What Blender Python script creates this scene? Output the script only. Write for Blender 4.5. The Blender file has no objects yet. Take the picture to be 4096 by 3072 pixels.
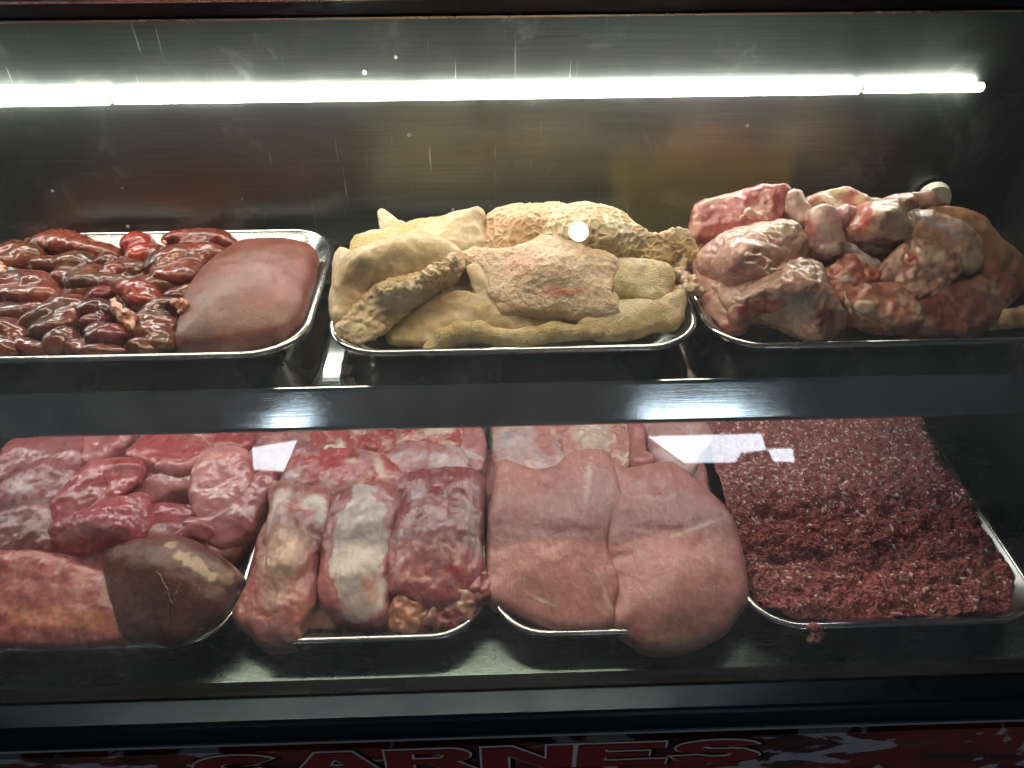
import bpy, bmesh, math
import numpy as np
from mathutils import Vector, Matrix
R = math.radians
SC = bpy.context.scene
COL = SC.collection

# ------------------------------------------------------------------ camera
CAM = np.array([0.0, 0.0, 1.45])
IW, IH = 4096.0, 3072.0
FPX = 1660 * 4096 / 2212
_p, _y, _r = R(38.7), R(1.6), R(0.25)
FWD = np.array([math.sin(_y) * math.cos(_p), math.cos(_y) * math.cos(_p), -math.sin(_p)])
_rt = np.array([math.cos(_y), -math.sin(_y), 0.0])
_up = np.cross(_rt, FWD)
RGT = _rt * math.cos(_r) - _up * math.sin(_r)
UPV = _up * math.cos(_r) + _rt * math.sin(_r)
cd = bpy.data.cameras.new('camera')
cd.sensor_width = 36.0
cd.lens = 36.0 * FPX / IW
cd.clip_start = 0.02
cd.clip_end = 100
co = bpy.data.objects.new('camera', cd)
COL.objects.link(co)
co.matrix_world = Matrix(((RGT[0], UPV[0], -FWD[0], CAM[0]), (RGT[1], UPV[1], -FWD[1], CAM[1]), (RGT[2], UPV[2], -FWD[2], CAM[2]), (0, 0, 0, 1)))
SC.camera = co

# ------------------------------------------------------------------ world, exposure
w = bpy.data.worlds.new('World')
SC.world = w
w.use_nodes = True
w.node_tree.nodes['Background'].inputs[0].default_value = (0.72, 0.86, 1.0, 1)
w.node_tree.nodes['Background'].inputs[1].default_value = 0.032
SC.view_settings.view_transform = 'Standard'
SC.view_settings.look = 'None'
SC.view_settings.exposure = 0.0
SC.view_settings.gamma = 1.0
SC.cycles.use_denoising = True
SC.cycles.max_bounces = 6
SC.cycles.diffuse_bounces = 3
SC.cycles.glossy_bounces = 4
SC.cycles.use_adaptive_sampling = True
SC.cycles.adaptive_threshold = 0.03
SC.cycles.transparent_max_bounces = 8
SC.cycles.sample_clamp_indirect = 6.0
SC.cycles.caustics_reflective = True
LAMP_UP, LAMP_LOW, LAMP_HOOD = 46.0, 23.0, 60.0

# ------------------------------------------------------------------ picture geometry helpers (where the camera rays meet real planes)
REG = {'1': (0, 850, 1400 / 2212), '2': (1250, 780, 1650 / 2212), '3': (2650, 720, 1446 / 2212), '4': (0, 1650, 1100 / 1738),
       '5': (900, 1600, 1150 / 1734), '6': (1850, 1600, 1200 / 1810), '7': (2700, 1550, 1396 / 2014), 'f': (0, 0, 4096 / 2212)}
def ray(x, y):
    return FWD + RGT * (x - IW / 2) / FPX - UPV * (y - IH / 2) / FPX
def at(reg, x, y, z):
    ox, oy, s = REG[reg]
    d = ray(ox + x * s, oy + y * s)
    return CAM + d * ((z - CAM[2]) / d[2])
def at_y(reg, x, y, Y):
    ox, oy, s = REG[reg]
    d = ray(ox + x * s, oy + y * s)
    return CAM + d * (Y / d[1])
def msize(reg, n, p):          # n pixels of that view at the point p, in metres
    return n * REG[reg][2] * float((p - CAM) @ FWD) / FPX

# ------------------------------------------------------------------ noise (numpy)
_rng = np.random.RandomState(7)
_perm = np.concatenate([_rng.permutation(256)] * 3)
_g = _rng.normal(size=(256, 3))
_g /= np.linalg.norm(_g, axis=1)[:, None]
def pnoise(p):
    i = np.floor(p).astype(np.int64)
    f = p - i
    u = f * f * f * (f * (f * 6 - 15) + 10)
    i &= 255
    out = 0
    for a in (0, 1):
        wa = u[:, 0] if a else 1 - u[:, 0]
        for b in (0, 1):
            wb = u[:, 1] if b else 1 - u[:, 1]
            for c in (0, 1):
                wc = u[:, 2] if c else 1 - u[:, 2]
                h = _perm[_perm[_perm[i[:, 0] + a] + i[:, 1] + b] + i[:, 2] + c]
                g = _g[h]
                out = out + wa * wb * wc * ((f[:, 0] - a) * g[:, 0] + (f[:, 1] - b) * g[:, 1] + (f[:, 2] - c) * g[:, 2])
    return out * 1.5
def fbm(p, o=3, gain=0.5):
    s, a = 0, 1.0
    for k in range(o):
        s = s + a * pnoise(p * 2 ** k + 17.3 * k)
        a *= gain
    return s
def worley(p):
    i = np.floor(p).astype(np.int64)
    f1 = np.full(len(p), 9.0); f2 = np.full(len(p), 9.0)
    for a in (-1, 0, 1):
        for b in (-1, 0, 1):
            for c in (-1, 0, 1):
                j = i + (a, b, c)
                h = _perm[_perm[_perm[j[:, 0] & 255] + (j[:, 1] & 255)] + (j[:, 2] & 255)]
                q = j + 0.5 + _g[h] * 0.38
                d = np.linalg.norm(p - q, axis=1)
                n = d < f1
                f2 = np.where(n, f1, np.minimum(f2, d))
                f1 = np.where(n, d, f1)
    return f1, f2
def sstep(a, b, x):
    t = np.clip((x - a) / (b - a), 0, 1)
    return t * t * (3 - 2 * t)

# ------------------------------------------------------------------ objects
def link(o, parent=None):
    COL.objects.link(o)
    if parent is not None:
        o.parent = parent
    return o
def tag(o, label=None, cat=None, group=None, kind=None):
    for k, v in (('label', label), ('category', cat), ('group', group), ('kind', kind)):
        if v:
            o[k] = v
    return o
def empty(name, loc=(0, 0, 0)):
    o = bpy.data.objects.new(name, None)
    o.location = loc
    o.empty_display_size = 0.02
    return link(o)
def mesh_obj(name, verts, faces, mat, parent=None, smooth=True, cols=None):
    me = bpy.data.meshes.new(name)
    verts = np.asarray(verts, dtype=np.float64)
    if isinstance(faces, np.ndarray):
        n = len(faces); k = faces.shape[1]
        me.vertices.add(len(verts)); me.vertices.foreach_set('co', verts.ravel())
        me.loops.add(n * k); me.loops.foreach_set('vertex_index', faces.ravel().astype(np.int32))
        me.polygons.add(n)
        me.polygons.foreach_set('loop_start', np.arange(0, n * k, k, dtype=np.int32))
        me.update(calc_edges=True)
    else:
        me.from_pydata([tuple(v) for v in verts], [], faces)
    me.validate()
    if smooth:
        me.polygons.foreach_set('use_smooth', np.ones(len(me.polygons), dtype=bool))
    if cols is not None:
        at_ = me.color_attributes.new('Col', 'FLOAT_COLOR', 'POINT')
        at_.data.foreach_set('color', np.concatenate([cols, np.ones((len(cols), 1))], axis=1).astype(np.float32).ravel())
    me.materials.append(mat)
    o = bpy.data.objects.new(name, me)
    if parent is not None and parent.type == 'EMPTY':
        me.transform(Matrix.Translation(-parent.location))
    return link(o, parent)
def bevel_box(name, lo, hi, mat, parent=None, bev=0.002, seg=2):
    bm = bmesh.new()
    bmesh.ops.create_cube(bm, size=1)
    for v in bm.verts:
        v.co = Vector([(lo[k] + hi[k]) / 2 + v.co[k] * (hi[k] - lo[k]) for k in range(3)])
    if bev:
        bmesh.ops.bevel(bm, geom=list(bm.edges), offset=bev, segments=seg, profile=0.6, affect='EDGES')
    me = bpy.data.meshes.new(name)
    bm.to_mesh(me); bm.free()
    me.materials.append(mat)
    o = bpy.data.objects.new(name, me)
    if parent is not None and parent.type == 'EMPTY':
        me.transform(Matrix.Translation(-parent.location))
    return link(o, parent)
def extrude_x(name, prof, x0, x1, mat, parent=None, nseg=1, smooth=False):   # profile in (y, z) swept along x
    n = len(prof)
    xs = np.linspace(x0, x1, nseg + 1)
    v = [(x, a, b) for x in xs for (a, b) in prof]
    f = [(s * n + i, s * n + (i + 1) % n, (s + 1) * n + (i + 1) % n, (s + 1) * n + i) for s in range(nseg) for i in range(n)]
    f += [tuple(range(n))[::-1], tuple(nseg * n + i for i in range(n))]
    o = mesh_obj(name, v, f, mat, parent, smooth)
    bm = bmesh.new(); bm.from_mesh(o.data); bmesh.ops.recalc_face_normals(bm, faces=bm.faces); bm.to_mesh(o.data); bm.free()
    return o

# ------------------------------------------------------------------ materials
def new_mat(name):
    m = bpy.data.materials.new(name)
    m.use_nodes = True
    nt = m.node_tree
    return m, nt, nt.nodes['Principled BSDF']
class NB:
    def __init__(s, nt): s.nt = nt
    def n(s, t, **kw):
        x = s.nt.nodes.new(t)
        for k, v in kw.items():
            if k.startswith('i_'):
                key = k[2:]
                x.inputs[int(key) if key.isdigit() else key.replace('_', ' ')].default_value = v
            else:
                setattr(x, k, v)
        return x
    def l(s, a, b): s.nt.links.new(a, b)
    def coord(s, scale=(1, 1, 1), kind='Object'):
        t = s.n('ShaderNodeTexCoord'); m = s.n('ShaderNodeMapping'); m.inputs['Scale'].default_value = scale
        s.l(t.outputs[kind], m.inputs[0]); return m.outputs[0]
    def noise(s, vec, scale, detail=4, rough=0.55, dist=0.0):
        x = s.n('ShaderNodeTexNoise'); x.inputs['Scale'].default_value = scale; x.inputs['Detail'].default_value = detail
        x.inputs['Roughness'].default_value = rough; x.inputs['Distortion'].default_value = dist
        s.l(vec, x.inputs['Vector']); return x.outputs['Fac']
    def voro(s, vec, scale, feat='F1'):
        x = s.n('ShaderNodeTexVoronoi', feature=feat); x.inputs['Scale'].default_value = scale
        s.l(vec, x.inputs['Vector']); return x.outputs['Distance']
    def rng(s, v, a, b, c, d, smooth=False):
        x = s.n('ShaderNodeMapRange'); x.interpolation_type = 'SMOOTHSTEP' if smooth else 'LINEAR'
        for k, q in zip((1, 2, 3, 4), (a, b, c, d)): x.inputs[k].default_value = q
        s.l(v, x.inputs[0]); return x.outputs[0]
    def math(s, op, a, b=None):
        x = s.n('ShaderNodeMath', operation=op)
        for k, q in enumerate((a, b)):
            if q is None: continue
            if isinstance(q, (int, float)): x.inputs[k].default_value = q
            else: s.l(q, x.inputs[k])
        return x.outputs[0]
    def mix(s, fac, a, b, mode='MIX'):
        x = s.n('ShaderNodeMix', data_type='RGBA', blend_type=mode)
        for k, q in ((0, fac), (6, a), (7, b)):
            if isinstance(q, (int, float)): x.inputs[k].default_value = q
            elif isinstance(q, tuple): x.inputs[k].default_value = (*q, 1)
            else: s.l(q, x.inputs[k])
        return x.outputs[2]
    def bump(s, h, strength, dist, prev=None):
        x = s.n('ShaderNodeBump'); x.inputs['Strength'].default_value = strength; x.inputs['Distance'].default_value = dist
        s.l(h, x.inputs['Height'])
        if prev is not None: s.l(prev, x.inputs['Normal'])
        return x.outputs[0]

def meat_mat(name, rough=0.35, coat=0.3, sss=0.12, bsc=260, bst=0.35, bd=0.0012, mott=60, mamt=0.3, fibre=None, veins=None, crough=0.15, spots=None, villi=None, wet=(130, 0.3), spec=0.5):
    m, nt, b = new_mat(name)
    k = NB(nt)
    vec = k.coord()
    a = k.n('ShaderNodeAttribute', attribute_name='Col')
    c = a.outputs['Color']
    n1 = k.noise(vec, mott, 6, 0.62, 0.6)
    c = k.mix(1.0, c, k.mix(k.rng(n1, 0.3, 0.7, 0, 1), (1 - mamt,) * 3, (1 + mamt * 0.7,) * 3), 'MULTIPLY')
    nrm = None
    if fibre:                                     # muscle grain along one direction
        sc, st, amt = fibre
        fv = k.coord(st)
        fn = k.noise(fv, sc, 3, 0.6, 0.4)
        c = k.mix(k.rng(fn, 0.5, 0.72, 0, amt), c, k.mix(0.5, c, (0.75, 0.5, 0.42)))
        nrm = k.bump(fn, 0.35, 0.0012)
    if veins:                                     # thin pale connective lines
        sc, st, wd, amt = veins
        dv = k.n('ShaderNodeVectorMath', operation='MULTIPLY_ADD')
        nz = k.n('ShaderNodeTexNoise'); nz.inputs['Scale'].default_value = 25; nz.inputs['Detail'].default_value = 3
        vv = k.coord(st)
        k.l(vec, nz.inputs['Vector']); k.l(nz.outputs['Color'], dv.inputs[0]); dv.inputs[1].default_value = (0.035,) * 3; k.l(vv, dv.inputs[2])
        e = k.voro(dv.outputs[0], sc, 'DISTANCE_TO_EDGE')
        ln = k.rng(e, 0.0, wd, 1, 0, True)
        msk = k.rng(k.noise(vec, 26, 3), 0.44, 0.62, 0, 1, True)
        c = k.mix(k.math('MULTIPLY', k.math('MULTIPLY', ln, msk), amt), c, (0.80, 0.62, 0.52))
    if spots:
        sc, th, col, amt = spots
        sp = k.noise(vec, sc, 2, 0.5)
        c = k.mix(k.math('MULTIPLY', k.rng(sp, th, th + 0.06, 0, 1, True), amt), c, col)
    k.l(c, b.inputs['Base Color'])
    h = k.noise(vec, bsc, 5, 0.6, 0.3)
    nrm = k.bump(h, bst, bd, nrm)
    if villi:
        vn = k.voro(vec, villi[0], 'SMOOTH_F1')
        nrm = k.bump(k.rng(vn, 0, 0.6, 1, 0), villi[1], 0.002, nrm)
    k.l(nrm, b.inputs['Normal'])
    if wet:
        k.l(k.bump(k.noise(vec, wet[0], 4, 0.6, 0.5), wet[1], 0.003, nrm), b.inputs['Coat Normal'])
    rr = k.rng(k.noise(vec, 45, 3), 0.3, 0.7, max(rough - 0.12, 0.08), rough + 0.12)
    k.l(rr, b.inputs['Roughness'])
    b.inputs['Specular IOR Level'].default_value = spec
    b.inputs['Coat Weight'].default_value = coat
    b.inputs['Coat Roughness'].default_value = crough
    b.inputs['Subsurface Weight'].default_value = sss
    b.inputs['Subsurface Radius'].default_value = (1.0, 0.35, 0.2)
    b.inputs['Subsurface Scale'].default_value = 0.006
    return m
M = {}
M['kidney'] = meat_mat('kidney_surface', 0.3, 0.4, 0.08, 90, 0.12, 0.0015, 40, 0.28, crough=0.07, wet=(60, 0.12), spec=0.3)
M['liver'] = meat_mat('liver_surface', 0.38, 0.3, 0.08, 420, 0.5, 0.0012, 30, 0.22, crough=0.14, wet=(300, 0.28), spec=0.35)
M['muscle'] = meat_mat('muscle_surface', 0.34, 0.65, 0.12, 180, 0.3, 0.002, 60, 0.25, fibre=(90, (1, 0.35, 1), 0.5), crough=0.1)
M['lung'] = meat_mat('lung_surface', 0.3, 0.7, 0.15, 150, 0.22, 0.002, 60, 0.2, veins=(14, (1, 1, 1), 0.02, 0.25), crough=0.06, wet=(90, 0.25))
M['pork'] = meat_mat('pork_surface', 0.38, 0.3, 0.14, 300, 0.45, 0.0014, 24, 0.2, fibre=(120, (1, 0.25, 1), 0.5), veins=(70, (1.0, 0.6, 1), 0.035, 0.38), crough=0.16, wet=(200, 0.3))
M['tripe'] = meat_mat('tripe_surface', 0.45, 0.35, 0.18, 600, 0.35, 0.0008, 40, 0.2, crough=0.18, villi=(650, 0.2), wet=(120, 0.35))
M['fuzzy'] = meat_mat('papillae_surface', 0.5, 0.25, 0.18, 700, 0.5, 0.001, 45, 0.2, crough=0.22, villi=(380, 0.45))
M['fat'] = meat_mat('fat_surface', 0.34, 0.7, 0.2, 160, 0.3, 0.002, 60, 0.25, crough=0.1)
M['skin'] = meat_mat('skin_surface', 0.4, 0.3, 0.12, 350, 0.4, 0.001, 30, 0.2, crough=0.2)
M['ground'] = meat_mat('ground_surface', 0.46, 0.12, 0.1, 500, 0.5, 0.0012, 120, 0.35, crough=0.2)

def steel(name, base, rough, var=0.08, brush=(1, 60, 60), bump=0.05, dirt=0.0, metal=1.0):
    m, nt, b = new_mat(name)
    k = NB(nt)
    vec = k.coord()
    bv = k.coord(brush)
    br = k.noise(bv, 12, 5, 0.6)
    sm = k.noise(vec, 7, 6, 0.65, 0.8)
    r = k.math('ADD', k.rng(sm, 0.3, 0.7, rough - var, rough + var), k.rng(br, 0.3, 0.7, -0.03, 0.03))
    k.l(r, b.inputs['Roughness'])
    c = k.mix(k.rng(sm, 0.35, 0.75, 0, 1), base, tuple(x * 0.8 for x in base))
    c = k.mix(k.rng(br, 0.3, 0.7, 0, 0.25), c, tuple(x * 0.7 for x in base))
    if dirt:
        sp = k.voro(vec, 42, 'F1')
        gate = k.rng(k.noise(vec, 9, 3), 0.56, 0.62, 0, 1, True)
        c = k.mix(k.math('MULTIPLY', k.rng(sp, 0.10, 0.16, dirt, 0), gate), c, (0.5, 0.48, 0.42))
    k.l(c, b.inputs['Base Color'])
    b.inputs['Metallic'].default_value = metal
    k.l(k.bump(br, bump, 0.0006), b.inputs['Normal'])
    return m
M['rim'] = steel('polished_steel', (0.62, 0.62, 0.60), 0.20, 0.06, (1, 1, 1), 0.03)
M['pan'] = steel('tray_steel', (0.42, 0.42, 0.41), 0.28, 0.08, (1, 1, 1), 0.04)
M['shelf'] = steel('shelf_steel', (0.50, 0.51, 0.52), 0.07, 0.03, (1, 40, 40), 0.04)
M['lip'] = steel('lip_steel', (0.42, 0.45, 0.47), 0.11, 0.05, (1, 40, 40), 0.04)
M['deck'] = steel('deck_steel', (0.13, 0.165, 0.17), 0.28, 0.08, (1, 40, 40), 0.05)
M['rail'] = steel('rail_steel', (0.055, 0.068, 0.088), 0.34, 0.06, (1, 40, 40), 0.05)
M['dark'] = steel('side_panel_steel', (0.10, 0.10, 0.10), 0.45, 0.06, (1, 1, 40), 0.05)

def wall_mat():
    m, nt, b = new_mat('back_wall_steel')
    k = NB(nt)
    vec = k.coord()
    bv = k.coord((1, 1, 55))
    br = k.noise(bv, 7, 5, 0.65)
    sm = k.noise(vec, 6, 7, 0.68, 1.2)
    sm2 = k.noise(k.coord((1, 1, 0.6)), 11, 7, 0.72, 0.4)
    c = k.mix(k.rng(br, 0.3, 0.7, 0, 1), (0.125, 0.133, 0.122), (0.175, 0.183, 0.172))
    c = k.mix(k.rng(sm2, 0.48, 0.82, 0, 0.5, True), c, (0.10, 0.10, 0.095))       # grease smears
    c = k.mix(k.rng(sm, 0.56, 0.72, 0, 0.3, True), c, (0.5, 0.51, 0.48))
    # blurred ochre reflection painted into the wall colour, right of the tripe tray
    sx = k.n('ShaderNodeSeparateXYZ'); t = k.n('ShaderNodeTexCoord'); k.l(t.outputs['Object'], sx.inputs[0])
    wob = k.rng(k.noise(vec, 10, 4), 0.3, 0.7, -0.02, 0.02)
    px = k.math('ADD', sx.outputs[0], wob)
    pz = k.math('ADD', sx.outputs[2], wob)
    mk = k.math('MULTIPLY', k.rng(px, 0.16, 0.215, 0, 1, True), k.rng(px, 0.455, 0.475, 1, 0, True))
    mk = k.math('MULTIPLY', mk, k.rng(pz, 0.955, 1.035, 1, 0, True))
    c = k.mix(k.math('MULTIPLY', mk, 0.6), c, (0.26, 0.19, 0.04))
    # flakes and dried drops
    sp = k.voro(vec, 30, 'F1')
    gate = k.rng(k.noise(vec, 5, 2), 0.53, 0.6, 0, 1, True)
    fl = k.math('MULTIPLY', k.rng(sp, 0.07, 0.11, 1, 0), gate)
    c = k.mix(k.math('MULTIPLY', fl, 0.7), c, (0.75, 0.74, 0.68))
    # vertical scratches
    scv = k.noise(k.coord((90, 1, 2.2)), 4, 2, 0.5)
    scg = k.rng(k.noise(vec, 4, 2), 0.52, 0.6, 0, 1, True)
    sl = k.math('MULTIPLY', k.rng(scv, 0.70, 0.74, 0, 1), scg)
    c = k.mix(k.math('MULTIPLY', sl, 0.35), c, (0.8, 0.8, 0.78))
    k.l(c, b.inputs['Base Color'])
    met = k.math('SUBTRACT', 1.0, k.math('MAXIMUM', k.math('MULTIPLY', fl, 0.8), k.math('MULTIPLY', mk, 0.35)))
    k.l(met, b.inputs['Metallic'])
    r = k.math('ADD', k.rng(sm, 0.3, 0.7, 0.32, 0.42), k.rng(sm2, 0.45, 0.8, 0, 0.12))
    k.l(r, b.inputs['Roughness'])
    n = k.bump(br, 0.10, 0.0008)
    n = k.bump(k.math('ADD', fl, k.math('MULTIPLY', sl, 0.5)), 0.5, 0.001, n)
    k.l(n, b.inputs['Normal'])
    return m
M['wall'] = wall_mat()

def plain(name, col, rough=0.5, emit=0.0, ecol=None, metal=0.0):
    m, nt, b = new_mat(name)
    k = NB(nt)
    n = k.noise(k.coord(), 30, 4)
    k.l(k.mix(k.rng(n, 0.3, 0.7, 0, 1), tuple(x * 0.85 for x in col), col), b.inputs['Base Color'])
    b.inputs['Roughness'].default_value = rough
    b.inputs['Metallic'].default_value = metal
    if emit:
        b.inputs['Emission Color'].default_value = (*(ecol or col), 1)
        b.inputs['Emission Strength'].default_value = emit
    return m
M['tube'] = plain('lit_tube', (0.9, 0.95, 0.92), 0.4, LAMP_UP, (1.0, 0.99, 0.91))
M['tube_low'] = plain('lit_tube_below_shelf', (0.9, 0.92, 0.95), 0.4, LAMP_LOW, (1.0, 0.94, 0.90))
M['tube_hood'] = plain('lit_hood_tube', (0.9, 0.92, 0.9), 0.4, LAMP_HOOD, (1.0, 0.88, 0.68))
M['cap'] = plain('lamp_cap', (0.85, 0.83, 0.74), 0.5)
M['black'] = plain('black_rubber', (0.008, 0.009, 0.010), 0.85)
M['black'].node_tree.nodes['Principled BSDF'].inputs['Specular IOR Level'].default_value = 0.1
M['whitedisc'] = plain('white_plastic', (0.75, 0.72, 0.62), 0.45)
M['sky_window'] = plain('daylight_pane', (0.8, 0.9, 1.0), 0.5, 14.0, (0.80, 0.90, 1.0))
M['globe'] = plain('lit_globe', (0.95, 0.95, 0.9), 0.4, 30.0, (1.0, 0.98, 0.92))
M['letter_red'] = plain('letter_red', (0.30, 0.008, 0.010), 0.35)
M['letter_white'] = plain('letter_white', (0.80, 0.80, 0.84), 0.4)

def glass_mat():
    m = bpy.data.materials.new('display_glass'); m.use_nodes = True
    nt = m.node_tree; nt.nodes.remove(nt.nodes['Principled BSDF'])
    k = NB(nt); out = nt.nodes['Material Output']
    tr = k.n('ShaderNodeBsdfTransparent'); tr.inputs[0].default_value = (0.97, 0.985, 0.98, 1)
    gl = k.n('ShaderNodeBsdfGlossy'); gl.inputs['Roughness'].default_value = 0.012
    lw = k.n('ShaderNodeLayerWeight'); lw.inputs['Blend'].default_value = 0.5
    f5 = k.math('POWER', lw.outputs['Facing'], 5.0)
    fr = k.math('ADD', k.math('MULTIPLY', f5, 0.9), 0.042)
    m1 = k.n('ShaderNodeMixShader'); k.l(fr, m1.inputs[0]); k.l(tr.outputs[0], m1.inputs[1]); k.l(gl.outputs[0], m1.inputs[2])
    df = k.n('ShaderNodeBsdfDiffuse'); df.inputs[0].default_value = (0.7, 0.77, 0.85, 1)
    vec = k.coord()
    sm = k.rng(k.noise(k.coord((1, 1, 0.5)), 6, 6, 0.7, 0.8), 0.35, 0.75, 0.022, 0.060)
    sz = k.n('ShaderNodeSeparateXYZ'); k.l(vec, sz.inputs[0])
    sm = k.math('MULTIPLY', sm, k.rng(sz.outputs[2], 0.85, 1.12, 1.0, 0.22, True))       # grime that also stands in for reflected shop haze, thinned towards the top
    tl = k.n('ShaderNodeBsdfTranslucent'); tl.inputs[0].default_value = (0.75, 0.8, 0.85, 1)
    dm = k.n('ShaderNodeMixShader'); dm.inputs[0].default_value = 0.5; k.l(df.outputs[0], dm.inputs[1]); k.l(tl.outputs[0], dm.inputs[2])
    m2 = k.n('ShaderNodeMixShader'); k.l(sm, m2.inputs[0]); k.l(m1.outputs[0], m2.inputs[1]); k.l(dm.outputs[0], m2.inputs[2])
    k.l(m2.outputs[0], out.inputs[0])
    return m
M['glass'] = glass_mat()

def banner_mat():      # printed photo backdrop: reds, whites and a little green
    m, nt, b = new_mat('printed_banner')
    k = NB(nt)
    vec = k.coord((1, 1, 2.2))
    n1 = k.noise(vec, 7, 4, 0.5, 1.2)
    n2 = k.noise(vec, 11, 3, 0.5, 1.6)
    c = k.mix(k.rng(n1, 0.42, 0.58, 0, 1), (0.035, 0.002, 0.003), (0.22, 0.008, 0.010))
    c = k.mix(k.rng(n2, 0.57, 0.61, 0, 0.9), c, (0.48, 0.46, 0.50))
    c = k.mix(k.rng(k.noise(vec, 9, 2, 0.5, 0.5), 0.68, 0.72, 0, 0.8), c, (0.03, 0.10, 0.015))
    k.l(c, b.inputs['Base Color']); b.inputs['Roughness'].default_value = 0.3
    return m
M['banner'] = banner_mat()

# ------------------------------------------------------------------ the case: walls, shelf, deck, rails
XL, XR = -1.25, 0.83
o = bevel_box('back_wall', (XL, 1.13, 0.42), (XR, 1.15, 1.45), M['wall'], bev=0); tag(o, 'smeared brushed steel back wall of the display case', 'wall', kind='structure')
o = bevel_box('side_wall', (XR, 0.50, 0.42), (XR + 0.02, 1.15, 1.45), M['dark'], bev=0); tag(o, 'dark end panel of the display case', 'wall', kind='structure')
o = bevel_box('ceiling', (XL, 0.70, 1.42), (XR, 1.15, 1.44), M['dark'], bev=0); tag(o, 'dark top panel of the display case', 'ceiling', kind='structure')
o = bevel_box('display_deck', (XL, 0.535, 0.513), (XR, 1.13, 0.533), M['deck'], bev=0.003); tag(o, 'grey steel bottom deck under the lower row of trays', 'deck', kind='structure')

sh = empty('display_shelf', (0, 0.95, 0.8445))
tag(sh, 'polished steel shelf carrying the upper row of trays', 'shelf')
extrude_x('shelf_plate', [(0.759, 0.8445), (1.129, 0.8445), (1.129, 0.8385), (0.759, 0.8385)], XL, XR, M['shelf'], sh)
# front lip: slightly slanted, folded edges top and bottom
lip = [(0.7590, 0.8447)] + [(0.7590 - 0.0055 * math.sin(R(a)), 0.8392 + 0.0055 * math.cos(R(a))) for a in (12, 24, 36, 48, 60, 75)] + [(0.7402, 0.7935), (0.7386, 0.7900), (0.7394, 0.7870), (0.7424, 0.7865), (0.7449, 0.7883), (0.7570, 0.8325)]
extrude_x('front_lip', lip, XL, XR, M['lip'], sh, smooth=False)

g = np.array([[0.513, 0.556], [0.722, 1.29]])
gd = (g[1] - g[0]) / np.linalg.norm(g[1] - g[0]); gn = np.array([-gd[1], gd[0]]) * 0.003
o = extrude_x('glass_front', [tuple(g[0] + gn), tuple(g[1] + gn), tuple(g[1] - gn), tuple(g[0] - gn)], XL, XR, M['glass'])
tag(o, 'slanted clear glass pane at the front of the case', 'glass')

tr_ = empty('top_rail', (0, 0.72, 1.29)); tag(tr_, 'dark metal rail holding the top edge of the glass', 'rail')
extrude_x('rail_body', [(0.700, 1.300), (0.712, 1.2865), (0.735, 1.283), (0.745, 1.300), (0.745, 1.36), (0.70, 1.36)], XL, XR, M['rail'], tr_)
extrude_x('trim_strip', [(0.6975, 1.3005), (0.7005, 1.3035), (0.6975, 1.306), (0.694, 1.3035)], XL, XR, M['rim'], tr_)
extrude_x('seal_strip', [(0.7120, 1.2845), (0.7150, 1.2865), (0.7190, 1.2850), (0.7150, 1.2820)], XL, XR, M['pan'], tr_)

br_ = empty('base_rail', (0, 0.48, 0.56)); tag(br_, 'dark steel rail below the glass above the red sign', 'rail')
extrude_x('channel', [(0.5355, 0.512), (0.5355, 0.545), (0.525, 0.551), (0.505, 0.551), (0.505, 0.512)], XL, XR, M['black'], br_)
extrude_x('rail_top', [(0.504, 0.560), (0.476, 0.5605), (0.4725, 0.559), (0.4700, 0.5555), (0.4655, 0.5290), (0.4645, 0.5265), (0.4655, 0.5250), (0.4690, 0.5250), (0.504, 0.5250)], XL, XR, M['rail'], br_)

# sign panel with raised print of the word
sg = empty('sign_panel', (0, 0.46, 0.42)); tag(sg, 'red printed meat counter sign reading CARNES below the rail', 'sign')
bevel_box('backing', (XL, 0.456, 0.30), (XR, 0.463, 0.5245), M['banner'], sg, bev=0)
def poly_curve(name, loops, mat, parent, depth, ext, off=0.0, shift=(0, 0)):
    cu = bpy.data.curves.new(name, 'CURVE'); cu.dimensions = '2D'; cu.fill_mode = 'BOTH'; cu.extrude = ext; cu.offset = off
    for lp in loops:
        s = cu.splines.new('POLY'); s.points.add(len(lp) - 1)
        for q, (a, b_) in zip(s.points, lp): q.co = (a, b_, 0, 1)
        s.use_cyclic_u = True
    t = bpy.data.objects.new(name, cu); COL.objects.link(t)
    dg = bpy.context.evaluated_depsgraph_get()
    me = bpy.data.meshes.new_from_object(t.evaluated_get(dg))
    COL.objects.unlink(t); bpy.data.objects.remove(t)
    me.transform(Matrix.Rotation(R(90), 4, 'X')); me.transform(Matrix.Translation((shift[0], depth, shift[1])))
    if parent.type == 'EMPTY': me.transform(Matrix.Translation(-parent.location))
    me.materials.clear(); me.materials.append(mat)
    return link(bpy.data.objects.new(name, me), parent)
def arc(cx, cy, rx, ry, a0, a1, n=16):
    return [(cx + rx * math.cos(R(a0 + (a1 - a0) * i / n)), cy + ry * math.sin(R(a0 + (a1 - a0) * i / n))) for i in range(n + 1)]
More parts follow.
